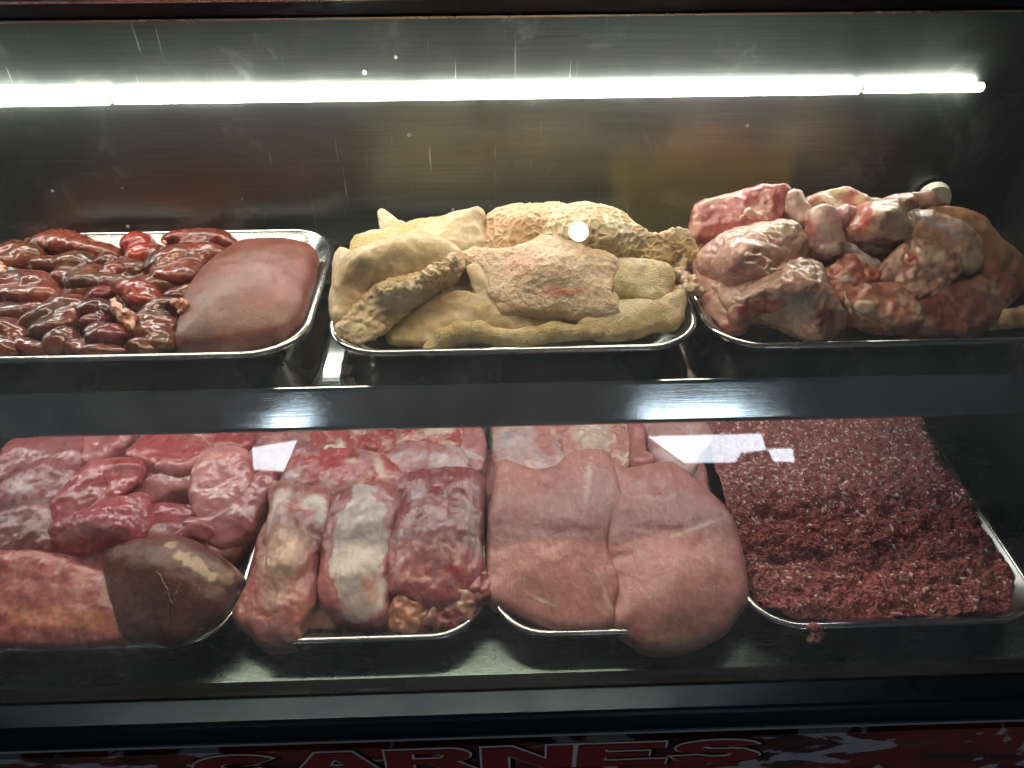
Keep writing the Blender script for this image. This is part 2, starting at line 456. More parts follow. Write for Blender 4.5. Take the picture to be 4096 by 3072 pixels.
LET = {   # heavy wide capitals in a unit box, 1.0 wide and 0.62 high
 'C': [arc(.5, .31, .5, .31, 40, 320, 28) + arc(.52, .31, .22, .11, 325, 35, 18)],
 'A': [[(.0, 0), (.30, .62), (.70, .62), (1.0, 0), (.70, 0), (.65, .12), (.36, .12), (.31, 0)], [(.42, .25), (.50, .42), (.58, .25)]],
 'R': [[(0, 0), (0, .62), (.62, .62)] + arc(.68, .44, .24, .18, 90, -70, 12) + [(1.0, 0), (.68, 0), (.46, .22), (.30, .22), (.30, 0)], [(.30, .36), (.30, .50), (.58, .50), (.64, .43), (.58, .36)]],
 'N': [[(0, 0), (0, .62), (.34, .62), (.70, .26), (.70, .62), (1.0, .62), (1.0, 0), (.68, 0), (.30, .36), (.30, 0)]],
 'E': [[(0, 0), (0, .62), (.96, .62), (.96, .47), (.32, .47), (.32, .39), (.80, .39), (.80, .25), (.32, .25), (.32, .15), (1.0, .15), (1.0, 0)]],
 'S': [arc(.5, .43, .46, .19, 15, 215, 18) + [(.25, .30), (.62, .27), (.70, .22), (.62, .17), (.45, .17), (.30, .22), (.0, .20)] + arc(.52, .17, .48, .17, 190, 380, 18)[::1] + [(.80, .36), (.42, .39), (.32, .44), (.42, .48), (.60, .47), (.68, .43)]],
}
lx0, lx1 = at_y('f', 397, 1625, 0.455)[0], at_y('f', 1650, 1612, 0.455)[0]
lw_ = (lx1 - lx0) / 6.0
for i, ch in enumerate('CARNES'):
    wx = lw_ * 0.97
    loops = [[(a * wx, b_ * 0.092) for a, b_ in lp] for lp in LET[ch]]
    x0 = lx0 + i * lw_ + lw_ * 0.015; z0 = 0.4645
    L = poly_curve('letter', loops, M['letter_red'], sg, 0.4528, 0.0006, -0.0012, (x0, z0)); L['label'] = 'dark red letter ' + ch
    for nm, mt, dp, of, dx, dz in (('outline', 'letter_white', 0.4542, 0.0018, 0, 0), ('drop_shadow', 'black', 0.4553, 0.0016, 0.006, -0.004)):
        c_ = poly_curve(nm, loops, M[mt], sg, dp, 0.0005, of, (x0 + dx, z0 + dz))
        c_.parent = L

# ------------------------------------------------------------------ lamps
def tube(name, x0, x1, y, z, r, mat, label, group, housing=True):
    t = empty(name, ((x0 + x1) / 2, y, z)); tag(t, label, 'lamp', group)
    n = 20
    prof = [(y + r * math.cos(2 * math.pi * i / n), z + r * math.sin(2 * math.pi * i / n)) for i in range(n)]
    extrude_x('glass_tube', prof, x0 + 0.003, x1 - 0.003, mat, t, smooth=False)
    for a in (x0, x1 - 0.003):
        n2 = [(y + r * 0.72 * math.cos(2 * math.pi * i / n), z + r * 0.72 * math.sin(2 * math.pi * i / n)) for i in range(n)]
        extrude_x('end_cap', n2, a, a + 0.003, M['cap'], t)
    return t
LY, LZ, LR = 1.1175, 1.0870, 0.0072
xa = at_y('f', 240, 212, LY)[0]; xb = at_y('f', 1860, 195, LY)[0]; xc = at_y('f', 2122, 195, LY)[0]
tube('fluorescent_tube', xa - 1.0, xa - 0.002, LY, LZ, LR + 0.001, M['tube'], 'lit fluorescent tube on the back wall above the kidney tray', 'lit tubes along the back wall')
tube('fluorescent_tube', xa + 0.002, xb - 0.002, LY, LZ, LR, M['tube'], 'long lit fluorescent tube on the back wall above the tripe tray', 'lit tubes along the back wall')
tube('fluorescent_tube', xb + 0.002, xc, LY, LZ, LR - 0.001, M['tube'], 'short lit tube on the back wall above the shank tray', 'lit tubes along the back wall')
tube('hood_tube', -0.85, 0.42, 0.92, 1.37, 0.007, M['tube_hood'], 'lit tube in the hood over the upper shelf', None)
hd = [o_ for o_ in COL.objects if o_.name == 'hood_tube'][0]
extrude_x('shade_plate', [(0.948, 1.331), (0.951, 1.331), (0.951, 1.392), (0.895, 1.392), (0.895, 1.389), (0.948, 1.389)], -0.88, 0.43, M['cap'], hd)  # unseen plate added to keep the hood light off the upper wall
tube('shelf_tube', -1.1, 0.60, 0.860, 0.820, 0.006, M['tube_low'], 'lit tube fixed under the shelf behind its front lip', None)

# daylight opening and bulb of the shop, seen as reflections in the slanted glass
GN = np.array([0, gn[0], gn[1]]); GN /= np.linalg.norm(GN); GP = np.array([0, g[0][0], g[0][1]])
if GN[1] > 0: GN = -GN
def mirror_hit(x, y, Y):
    d = ray(x * 4096 / 2212, y * 4096 / 2212); d = d / np.linalg.norm(d)
    t = ((GP - CAM) @ GN) / (d @ GN); p = CAM + d * t
    r = d - 2 * (d @ GN) * GN
    return p + r * ((Y - p[1]) / r[1])
def pane(pix, Y, parent):
    a = [mirror_hit(x, y, Y) for x, y in pix]; n = len(a)
    v = [tuple(q) for q in a] + [(q[0], q[1] - 0.02, q[2]) for q in a]
    f = [tuple(range(n)), tuple(range(2 * n - 1, n - 1, -1))] + [(i, n + i, n + (i + 1) % n, (i + 1) % n) for i in range(n)]
    return mesh_obj('pane', v, f, M['sky_window'], parent, smooth=False)
wn = empty('shop_window', (0.4, -2.2, 0.3)); tag(wn, 'bright daylight shop opening facing the case, mirrored in the glass', 'window')
pane([(1400, 944), (1645, 938), (1655, 972), (1600, 978), (1588, 998), (1478, 1000)], -2.2, wn)
pane([(1662, 972), (1712, 970), (1716, 998), (1672, 996)], -2.2, wn)
pane([(545, 968), (640, 952), (612, 1018), (548, 1014)], -2.2, wn)
bp = mirror_hit(1250, 500, -1.2)
rb = 23 * 1.854 / FPX * (np.linalg.norm(bp - CAM) + 1.1)
bm = bmesh.new(); bmesh.ops.create_uvsphere(bm, u_segments=24, v_segments=16, radius=rb)
gb = empty('globe_lamp', tuple(bp)); tag(gb, 'round lit globe bulb of the shop, mirrored over the honeycomb tripe', 'lamp')
me = bpy.data.meshes.new('bulb'); bm.to_mesh(me); bm.free(); me.materials.append(M['globe']); link(bpy.data.objects.new('bulb', me), gb)
bevel_box('socket', (bp[0] - rb * .4, bp[1] - rb * .4, bp[2] + rb * .9), (bp[0] + rb * .4, bp[1] + rb * .4, bp[2] + rb * 1.8), M['cap'], gb)

# ------------------------------------------------------------------ trays
def rrect(x0, x1, y0, y1, r, n=10):
    p = []
    for cx, cy, a0 in ((x1 - r, y1 - r, 0), (x0 + r, y1 - r, 90), (x0 + r, y0 + r, 180), (x1 - r, y0 + r, 270)):
        p += [(cx + r * math.cos(R(a0 + 90 * i / n)), cy + r * math.sin(R(a0 + 90 * i / n))) for i in range(n + 1)]
    return np.array(p)
def tray(x0, x1, y0, y1, zr, depth, label, group, rad=0.075):
    t = empty('steel_tray', ((x0 + x1) / 2, (y0 + y1) / 2, zr - depth)); tag(t, label, 'tray', group)
    def loft(secs, name, mat, close=False):
        vs, fs = [], []
        for ins, z in secs:
            p = rrect(x0 + ins, x1 - ins, y0 + ins, y1 - ins, max(rad - ins, 0.012))
            vs += [(a, b_, z) for a, b_ in p]
        n = len(p); m = len(secs)
        for s in range(m if close else m - 1):
            for i in range(n):
                a, b_ = s * n + i, s * n + (i + 1) % n
                c, d = ((s + 1) % m) * n + (i + 1) % n, ((s + 1) % m) * n + i
                fs.append((a, b_, c, d))
        if not close: fs.append(tuple((m - 1) * n + i for i in range(n)))
        o = mesh_obj(name, vs, fs, mat, t)
        if not close: o.data.polygons[-1].use_smooth = False
        bm = bmesh.new(); bm.from_mesh(o.data); bmesh.ops.recalc_face_normals(bm, faces=bm.faces); bm.to_mesh(o.data); bm.free()
        return o
    k = 10; rr = 0.0048
    loft([(rr + rr * math.cos(2 * math.pi * i / k), zr - rr + rr * math.sin(2 * math.pi * i / k) * 0.9) for i in range(k)], 'rolled_rim', M['rim'], True)
    zb = zr - depth + 0.0008
    loft([(0.0085, zr - 0.003), (0.017, zr - 0.009), (0.038, zb + 0.014), (0.050, zb + 0.005), (0.062, zb + 0.0015), (0.068, zb + 0.0008)], 'inner_pan', M['pan'])
    loft([(0.0045, zr - 0.0065), (0.016, zr - 0.012), (0.036, zb + 0.012), (0.048, zb + 0.003), (0.060, zb - 0.0003), (0.068, zb - 0.0006)], 'outer_wall', M['pan'])
    return t
ZU, ZL = 0.892, 0.583
gu, gl_ = 'steel trays on the upper shelf', 'steel trays on the bottom deck'
tray(-0.722, -0.236, 0.766, 1.100, ZU, 0.0470, 'steel tray of kidneys and liver', gu)
tray(-0.214, 0.266, 0.764, 1.092, ZU, 0.0470, 'steel tray heaped with tripe', gu)
tray(0.269, 0.752, 0.762, 1.092, ZU, 0.0470, 'steel tray heaped with shanks and joints', gu)
tray(-0.72, -0.345, 0.566, 1.035, ZL, 0.0495, 'steel tray of lungs and heart', gl_)
tray(-0.338, -0.0165, 0.566, 1.035, ZL, 0.0495, 'steel tray of bone-in beef cuts', gl_)
tray(-0.0125, 0.317, 0.566, 1.035, ZL, 0.0495, 'steel tray under two big pork slabs', gl_)
tray(0.322, 0.727, 0.566, 1.035, ZL, 0.0495, 'steel tray of ground meat', gl_)

# ------------------------------------------------------------------ flesh: signed distance shapes turned into meshes
def smin(a, b, k):
    h = np.clip(0.5 + 0.5 * (b - a) / k, 0, 1)
    return b + (a - b) * h - k * h * (1 - h)
def smax(a, b, k):
    return -smin(-a, -b, k)
def catmull(pts, n=5):
    p = np.asarray(pts, float); m = len(p); out = []
    for i in range(m):
        p0, p1, p2, p3 = p[(i - 1) % m], p[i], p[(i + 1) % m], p[(i + 2) % m]
        for s in range(n):
            t = s / n
            out.append(0.5 * ((2 * p1) + (-p0 + p2) * t + (2 * p0 - 5 * p1 + 4 * p2 - p3) * t * t + (-p0 + 3 * p1 - 3 * p2 + p3) * t ** 3))
    return np.array(out)
def poly_sdf(P, poly):
    x, y = P[:, 0], P[:, 1]
    d = np.full(len(P), 1e9); ins = np.zeros(len(P), bool)
    n = len(poly)
    for i in range(n):
        a, b = poly[i], poly[(i + 1) % n]
        e = b - a; wx, wy = x - a[0], y - a[1]
        t = np.clip((wx * e[0] + wy * e[1]) / (e @ e + 1e-12), 0, 1)
        d = np.minimum(d, (wx - e[0] * t) ** 2 + (wy - e[1] * t) ** 2)
        c = (a[1] > y) != (b[1] > y)
        if abs(e[1]) > 1e-12:
            ins ^= c & (x < e[0] * (y - a[1]) / e[1] + a[0])
    d = np.sqrt(d)
    return np.where(ins, -d, d)
def tps(ctrl, val, Q, reg=1e-3):
    n = len(ctrl); s = np.abs(ctrl).max() + 1e-9
    c = ctrl / s; q = Q / s
    def U(r2): return r2 * np.log(r2 + 1e-9)
    K = U(((c[:, None] - c[None]) ** 2).sum(-1)) + np.eye(n) * reg
    Pm = np.c_[np.ones(n), c]
    A = np.zeros((n + 3, n + 3)); A[:n, :n] = K; A[:n, n:] = Pm; A[n:, :n] = Pm.T
    sol = np.linalg.solve(A, np.r_[val, np.zeros(3)])
    return U(((q[:, None] - c[None]) ** 2).sum(-1)) @ sol[:n] + np.c_[np.ones(len(q)), q] @ sol[n:]

class Slab:
    """a cut of flesh: outline (each point at its own height), its own mid surface and thickness"""
    def __init__(s, reg, out, zb, zf, t, edge=0.62, Rr=0.024, k=0.006, ctrl=(), n=4, grow=0.0055):
        ys = [q[1] for q in out]; y0, y1 = min(ys), max(ys)
        def zz(q): return q[2] if len(q) > 2 else zb + (zf - zb) * (q[1] - y0) / max(y1 - y0, 1)
        W = np.array([at(reg, q[0], q[1], zz(q)) for q in out])
        C3 = np.array([at(reg, q[0], q[1], zz(q)) for q in ctrl]).reshape(-1, 3)
        s.o = W.mean(0)
        u, sv, vt = np.linalg.svd(W - s.o)
        nrm = vt[2] if vt[2] @ (-FWD + np.array([0, 0, 1])) > 0 else -vt[2]
        a1 = vt[0]; a2 = np.cross(nrm, a1)
        s.A = np.stack([a1, a2, nrm])
        L = (W - s.o) @ s.A.T; LC = (C3 - s.o) @ s.A.T
        s.poly = catmull(L[:, :2], n)
        s.h = 0.0025
        mg = 0.024
        s.lo = s.poly.min(0) - mg; s.hi = s.poly.max(0) + mg
        nx, ny = [int((s.hi[i] - s.lo[i]) / s.h) + 2 for i in (0, 1)]
        gx, gy = np.meshgrid(np.arange(nx) * s.h + s.lo[0], np.arange(ny) * s.h + s.lo[1], indexing='ij')
        Q = np.c_[gx.ravel(), gy.ravel()]
        s.d2 = poly_sdf(Q, s.poly).reshape(nx, ny) - grow
        cc = np.r_[L, LC]
        s.wm = tps(cc[:, :2], cc[:, 2], Q).reshape(nx, ny)
        s.wm = np.clip(s.wm, cc[:, 2].min() - 0.01, cc[:, 2].max() + 0.01)
        q = np.clip(-s.d2 / Rr, 0, 1)
        s.T = t * (edge + (1 - edge) * np.sqrt(1 - (1 - q) ** 2))
        s.k = k; s.t = t
        e = np.array([(a, b, c) for a in (s.lo[0], s.hi[0]) for b in (s.lo[1], s.hi[1]) for c in (cc[:, 2].min() - t / 2 - .012, cc[:, 2].max() + t / 2 + .012)])
        s.box = e @ s.A + s.o
    def ev(s, P):
        L = (P - s.o) @ s.A.T
        fx = np.clip((L[:, 0] - s.lo[0]) / s.h, 0, s.d2.shape[0] - 1.001); fy = np.clip((L[:, 1] - s.lo[1]) / s.h, 0, s.d2.shape[1] - 1.001)
        ix, iy = fx.astype(int), fy.astype(int); ax, ay = fx - ix, fy - iy
        def sm(G): return (G[ix, iy] * (1 - ax) + G[ix + 1, iy] * ax) * (1 - ay) + (G[ix, iy + 1] * (1 - ax) + G[ix + 1, iy + 1] * ax) * ay
        return smax(sm(s.d2), np.abs(L[:, 2] - sm(s.wm)) - sm(s.T) / 2, s.k)
class Caps:
    """a chain of tapering rounded lengths: (x, y, z, radius in view pixels)"""
    def __init__(s, reg, pts, flat=1.0, n=3):
        P = [at(reg, q[0], q[1], q[2]) for q in pts]
        s.p = np.array(P); s.r = np.array([msize(reg, q[3], p) for q, p in zip(pts, P)])
        s.box = np.concatenate([s.p - s.r[:, None] - .01, s.p + s.r[:, None] + .01])
    def ev(s, P):
        d = None
        for i in range(max(len(s.p) - 1, 1)):
            a = s.p[i]; b = s.p[min(i + 1, len(s.p) - 1)]; e = b - a
            t = np.clip((P - a) @ e / (e @ e + 1e-12), 0, 1)
            q = np.linalg.norm(P - a - t[:, None] * e, axis=1) - (s.r[i] + (s.r[min(i + 1, len(s.p) - 1)] - s.r[i]) * t)
            d = q if d is None else smin(d, q, 0.004)
        return d
class Ell:
    """a lobe: half axes a, b across the view (turned by rot), c in depth"""
    def __init__(s, reg, x, y, z, a, b, rot=0, c=None):
        s.p = at(reg, x, y, z)
        t = R(rot); e1 = RGT * math.cos(t) + UPV * math.sin(t); e2 = -RGT * math.sin(t) + UPV * math.cos(t)
        s.A = np.stack([e1, e2, FWD])
        A, B = msize(reg, a, s.p), msize(reg, b, s.p)
        s.rad = np.array([A, B, msize(reg, c, s.p) if c else (A + B) / 2])
        m = s.rad.max() + 0.008
        s.box = np.array([s.p - m, s.p + m])
    def ev(s, P):
        q = (P - s.p) @ s.A.T / s.rad
        k0 = np.linalg.norm(q, axis=1); k1 = np.linalg.norm(q / s.rad, axis=1)
        return k0 * (k0 - 1) / (k1 + 1e-9)

def nets(F, lo, h):
    S = F < 0
    nx, ny, nz = F.shape
    sl = lambda a, i, j, k: a[i:nx - 1 + i, j:ny - 1 + j, k:nz - 1 + k]
    cnt = np.zeros((nx - 1, ny - 1, nz - 1)); acc = np.zeros((nx - 1, ny - 1, nz - 1, 3))
    cor = [(i, j, k) for i in (0, 1) for j in (0, 1) for k in (0, 1)]
    for a in cor:
        for ax in range(3):
            if a[ax]: continue
            b = list(a); b[ax] = 1
            fa, fb = sl(F, *a), sl(F, *b)
            m = sl(S, *a) != sl(S, *b)
            t = np.where(m, fa / (fa - fb + 1e-20), 0)
            cnt += m
            for c in range(3):
                acc[..., c] += np.where(m, a[c] + (t if c == ax else 0), 0)
    act = cnt > 0
    idx = -np.ones(act.shape, np.int64); idx[act] = np.arange(act.sum())
    ijk = np.argwhere(act)
    V = (ijk + acc[act] / cnt[act][:, None]) * h + lo
    faces = []
    for ax in range(3):
        o = [q for q in range(3) if q != ax]
        A = [slice(1, -1)] * 3; A[ax] = slice(0, -1)
        B = list(A); B[ax] = slice(1, None)
        s0, s1 = S[tuple(A)], S[tuple(B)]
        pos = np.argwhere(s0 != s1)
        if not len(pos): continue
        flip = s0[s0 != s1]
        base = pos.copy(); base[:, o[0]] += 1; base[:, o[1]] += 1
        q = []
        for da, db in ((1, 1), (0, 1), (0, 0), (1, 0)):
            c = base.copy(); c[:, o[0]] -= da; c[:, o[1]] -= db
            q.append(idx[c[:, 0], c[:, 1], c[:, 2]])
        q = np.stack(q, 1)
        if ax == 1: flip = ~flip
        q[~flip] = q[~flip][:, ::-1]
        faces.append(q)
    return V, np.concatenate(faces)

class Patch:
    """a differently coloured area of the tissue: fat, membrane, bone, blood"""
    def __init__(s, x, y, z, a, b, rot, col, soft=0.25, amt=1.0, wob=0.35, ws=60):
        s.v = (x, y, z, a, b, rot, col, soft, amt, wob, ws)
    def apply(s, reg, P, C):
        x, y, z, a, b, rot, col, soft, amt, wob, ws = s.v
        p = at(reg, x, y, z); t = R(rot)
        e1 = RGT * math.cos(t) + UPV * math.sin(t); e2 = -RGT * math.sin(t) + UPV * math.cos(t)
        A, B = msize(reg, a, p), msize(reg, b, p)
        q = np.sqrt((((P - p) @ e1) / A) ** 2 + (((P - p) @ e2) / B) ** 2 + (((P - p) @ FWD) / (max(A, B) * 1.6 + 0.02)) ** 2)
        q = q + wob * fbm(P * ws + 3.1, 3)
        w_ = (sstep(1 + soft, 1 - soft, q) * amt)[:, None]
        return C * (1 - w_) + np.array(col) * w_
TRI = [0]
_seed = [0]
def flesh(name, label, cat, reg, prims, mat, base, group=None, k=0.008, res=0.002, disp=((28, 0.0025), (90, 0.0009)), layers=(), patches=(), honey=None, parent=None, cracks=None, grooves=()):
    _seed[0] += 1; sd = _seed[0] * 3.717
    bx = np.concatenate([p.box for p in prims])
    A = prims[0].A if isinstance(prims[0], Slab) else np.eye(3)
    lb = bx @ A.T
    lo = lb.min(0) - 2 * res; hi = lb.max(0) + 2 * res
    n = np.ceil((hi - lo) / res).astype(int) + 1
    ax = [lo[i] + np.arange(n[i]) * res for i in range(3)]
    G = np.stack(np.meshgrid(*ax, indexing='ij'), -1).reshape(-1, 3) @ A
    F = prims[0].ev(G)
    for p in prims[1:]:
        F = smin(F, p.ev(G), k)
    V, Q = nets(F.reshape(n), lo, res)
    V = V @ A
    # normals
    e1 = V[Q[:, 2]] - V[Q[:, 0]]; e2 = V[Q[:, 3]] - V[Q[:, 1]]
    fn = np.cross(e1, e2); N = np.zeros_like(V)
    for c in range(4): np.add.at(N, Q[:, c], fn)
    N /= np.linalg.norm(N, axis=1)[:, None] + 1e-12
    D = np.zeros(len(V))
    for d in disp:
        if d[0] == 'w':
            f1, _ = worley((V + .006 * np.stack([pnoise(V * 40 + i_ * 9) for i_ in range(3)], 1)) * d[1] + sd)
            D += d[2] * (f1 - .5)
            continue
        sc, am = d[:2]; st = np.array(d[2]) if len(d) > 2 else np.ones(3)
        nn = fbm(V * sc * st + sd, 3)
        if am < 0: D -= -am * (1 - np.minimum(np.abs(nn) * 3, 1)) ** 2      # creases
        else: D += am * nn
    C = np.tile(np.array(base, float), (len(V), 1))
    for ly in layers:
        col, sc, a, b, am = ly[:5]; st = np.array(ly[5]) if len(ly) > 5 else np.ones(3)
        w_ = (sstep(a, b, fbm(V * sc * st + sd * 1.7 + sc, 4, 0.55)) * am)[:, None]
        C = C * (1 - w_) + np.array(col) * w_
    for p in patches:
        C = p.apply(reg, V, C)
    if honey:
        sc, am, msk = honey
        wv = V + 0.0025 * np.stack([pnoise(V * 90 + i * 7) for i in range(3)], 1)
        f1, f2 = worley(wv * sc + sd)
        ridge = sstep(0.28, 0.06, f2 - f1)
        m_ = np.ones(len(V))
        D += am * ridge * m_ - am * 0.5
        C = C * (0.88 + 0.17 * ridge[:, None])
    for pts, wd, dp in grooves:                 # seams and folds pressed into the top
        gp = np.array([at(reg, *q) for q in pts])
        pd = np.c_[V @ RGT, V @ UPV]; gd_ = np.c_[gp @ RGT, gp @ UPV]; dm = np.full(len(V), 9.0)
        for a_, b_ in zip(gd_[:-1], gd_[1:]):
            e_ = b_ - a_; t_ = np.clip((pd - a_) @ e_ / (e_ @ e_), 0, 1); dm = np.minimum(dm, np.linalg.norm(pd - a_ - t_[:, None] * e_, axis=1))
        D -= dp * np.exp(-((dm + .0015 * fbm(V * 60, 2)) / wd) ** 2) * np.clip(N @ -FWD, 0, 1)
    V = V + N * D[:, None]
    fl = {'1': .8465, '2': .8465, '3': .8465}.get(reg, .5352)
    if reg != 'f': V[:, 2] = np.where(V[:, 2] < fl, fl + .0004 * np.tanh((V[:, 2] - fl) * 40), V[:, 2])
    TRI[0] += 2 * len(Q)
    cc = np.clip(C, 0.002, 0.95)
    if parent is None:
        o = mesh_obj(name, V, Q, mat, None, True, cc)
        c0 = Vector(((V[:, 0].min() + V[:, 0].max()) / 2, (V[:, 1].min() + V[:, 1].max()) / 2, V[:, 2].min()))
        o.data.transform(Matrix.Translation(-c0)); o.location = c0
        tag(o, label, cat, group)
    else:
        o = mesh_obj(name, V, Q, mat, None, True, cc)
        o.parent = parent; o.data.transform(Matrix.Translation(-parent.location))
    return o

KID, KRED, KWINE, KBR = (0.135, 0.028, 0.018), (0.25, 0.032, 0.022), (0.11, 0.010, 0.013), (0.115, 0.032, 0.018)
FAT, FATP, MUS, MUSD, PNK, MEM = (0.72, 0.55, 0.40), (0.66, 0.38, 0.30), (0.34, 0.055, 0.055), (0.17, 0.022, 0.024), (0.55, 0.19, 0.18), (0.56, 0.42, 0.42)
TRP, TRPY, TRPP, BONE = (0.68, 0.50, 0.31), (0.58, 0.42, 0.21), (0.70, 0.50, 0.35), (0.70, 0.58, 0.46)

# ---- upper left tray: kidneys
def kidney(label, group, col, lobes, z=0.872, k=0.005, fatp=()):
    pr = [Ell('1', x, y, (q[0] if q else z), a, b, rot, c=(a + b) * 0.62) for (x, y, a, b, rot, *q) in lobes]
    return flesh('kidney', label, 'kidney', '1', pr, M['kidney'], col, group, k=k, res=0.0018, disp=((35, 0.0022), (80, 0.0007)),
                 layers=(((col[0] * 1.7, col[1] * 1.6, col[2] * 1.4), 22, 0.0, 0.5, 0.55), ((0.035, 0.014, 0.009), 14, 0.1, 0.6, 0.6)), patches=fatp)
KG = 'dark lobed kidneys in the tray'
for lb, col, lobes in (
    ('long brown lobed kidney along the far rim of the tray', KID, [(330, 200, 95, 65, 10), (430, 215, 110, 75, 0), (560, 240, 110, 60, -15), (680, 265, 80, 50, -18), (390, 170, 80, 40, 12)]),
    ('dull brown kidney in the far rounded tray corner', KBR, [(90, 270, 90, 60, 5), (190, 290, 80, 70, 0), (60, 330, 80, 50, 0)]),
    ('olive brown kidney of flat ovals in front of the long far kidney', KBR, [(300, 335, 82, 50, 0), (490, 335, 110, 68, 0), (430, 420, 80, 48, -8), (550, 450, 100, 62, 10), (600, 400, 70, 60, 0)]),
    ('slim glossy kidney between the far rim and the liver', KID, [(1180, 170, 120, 44, 8), (1330, 170, 110, 48, -4), (1440, 190, 80, 42, -25), (1260, 210, 90, 40, 0)]),
    ('large dark kidney pressed against the liver edge', KID, [(1080, 340, 120, 90, 20), (1200, 300, 120, 75, -10), (1320, 280, 90, 70, 0), (1120, 420, 120, 60, 0), (1220, 390, 90, 60, -25), (1000, 290, 60, 70, 0)]),
    ('big lobed kidney by the end of the tray with the orange fat tag', KID, [(60, 470, 95, 60, 0), (170, 430, 90, 50, -10), (270, 470, 100, 70, -20), (150, 540, 110, 56, -10), (300, 540, 90, 66, 0), (40, 545, 80, 50, 0)]),
    ('row of small kidney lobes below the big lobed kidney', KID, [(40, 650, 80, 56, -10), (150, 640, 80, 48, -22), (240, 620, 80, 44, 15), (70, 610, 60, 32, 0)]),
    ('slanting ridged kidney beside the deep wine coloured one', KID, [(250, 690, 110, 54, 32), (330, 640, 110, 54, 28), (430, 590, 100, 56, 12), (330, 740, 110, 56, 20), (500, 620, 60, 50, 0), (440, 690, 70, 60, 30)]),
    ('grey brown kidney with stacked bands next to the liver', KBR, [(1010, 620, 100, 60, 20), (1030, 700, 110, 50, -12), (1010, 770, 110, 48, -15), (1010, 830, 80, 52, -8), (930, 700, 60, 60, 40), (960, 780, 60, 50, 20)]),
    ('plump brown kidney lobe above the near rim corner', KID, [(70, 740, 100, 58, -15), (10, 770, 60, 60, 0), (110, 800, 60, 50, 0)]),
    ('round kidney end pushed against the near rim', KID, [(395, 830, 78, 82, 0), (420, 790, 55, 50, 0)]),
    ('low kidney lobe between two others at the near rim', KID, [(230, 870, 80, 46, 0), (150, 850, 50, 50, 0)]),
    ('kidney lobe in the near corner of the tray', KID, [(60, 870, 95, 62, -10), (0, 850, 60, 60, 0)]),
    ('half hidden kidney under the round wine coloured one', KID, [(600, 880, 100, 40, 0), (700, 880, 110, 36, 0), (500, 860, 60, 50, 0)]),
    ('small brown kidney tip between banded kidney and near rim', KBR, [(885, 850, 60, 55, 20), (930, 870, 60, 40, 0)]),
    ('small kidney tip peeping from under the liver', KID, [(1190, 510, 60, 42, 10), (1130, 540, 70, 50, 0)]),
    ('dark kidney deep under the egg shaped red one', KBR, [(850, 380, 130, 80, 0, .862), (700, 470, 130, 80, 0, .860), (1050, 480, 150, 80, 0, .86), (560, 520, 110, 70, 0, .860)])):
    kidney(lb, KG, col, [(x, y, a * 1.36, b * 1.28, *r_) for (x, y, a, b, *r_) in lobes], k=.011, z=.876)
flesh('kidney', 'bottom layer of kidneys lining the tray', 'kidney', '1', [Slab('1', [(-60, 300, .86), (300, 170, .86), (900, 150, .86), (1500, 180, .86), (1400, 600, .858), (1150, 840, .858), (600, 860, .858), (-60, 860, .858)], 0, 0, .022, edge=.6, Rr=.02)], M['kidney'], KBR, KG, res=.0025, disp=((30, .006), (18, -.006)))
kidney('smooth bright red kidney lying at the far rim of the kidney tray', None, KRED, [(880, 215, 105, 95, -20), (920, 290, 100, 85, 20), (870, 300, 70, 80, 0)], z=.878, k=.012)
kidney('reddish ridged kidney between the brown lobes and the bright red one', None, (0.12, 0.02, 0.014), [(690, 320, 95, 66, 10), (750, 370, 95, 60, 0), (690, 400, 90, 45, 0)], z=.878)
kidney('egg shaped bright red kidney in the middle of the tray', None, (0.20, 0.028, 0.02), [(885, 500, 145, 78, -8), (920, 560, 110, 60, 0)], z=.885, k=.02)
kidney('deep wine coloured glossy kidney with three bulges', None, KWINE, [(640, 530, 90, 60, 20), (600, 620, 105, 80, 10), (590, 700, 95, 60, 10), (680, 640, 70, 80, 0)], z=.882)
kidney('round wine coloured kidney with a bright wet highlight at the near rim', None, KWINE, [(690, 795, 140, 88, 5), (640, 740, 110, 50, 10)], z=.882, k=.01)
for lb, pts in (('ragged orange fat scrap across the wine coloured kidney', [(715, 565, .902, 24), (750, 620, .902, 34), (800, 660, .9, 46), (820, 720, .895, 22)]),
                ('curled orange fat scrap beside the liver edge', [(1060, 560, .897, 12), (1110, 560, .9, 24), (1155, 590, .9, 32), (1140, 640, .893, 16)]),
                ('tiny fat crumb at the far kidneys', [(1025, 185, .9, 11), (1045, 190, .9, 11)]),
                ('orange fat tag by the end of the kidney tray', [(0, 340, .89, 26), (30, 385, .89, 24)])):
    flesh('fat_scrap', lb, 'fat', '1', [Caps('1', pts)], M['fat'], (0.50, 0.20, 0.11), res=0.0013, disp=((80, 0.004), (200, 0.0015)), layers=((FATP, 60, 0, .5, .8),))
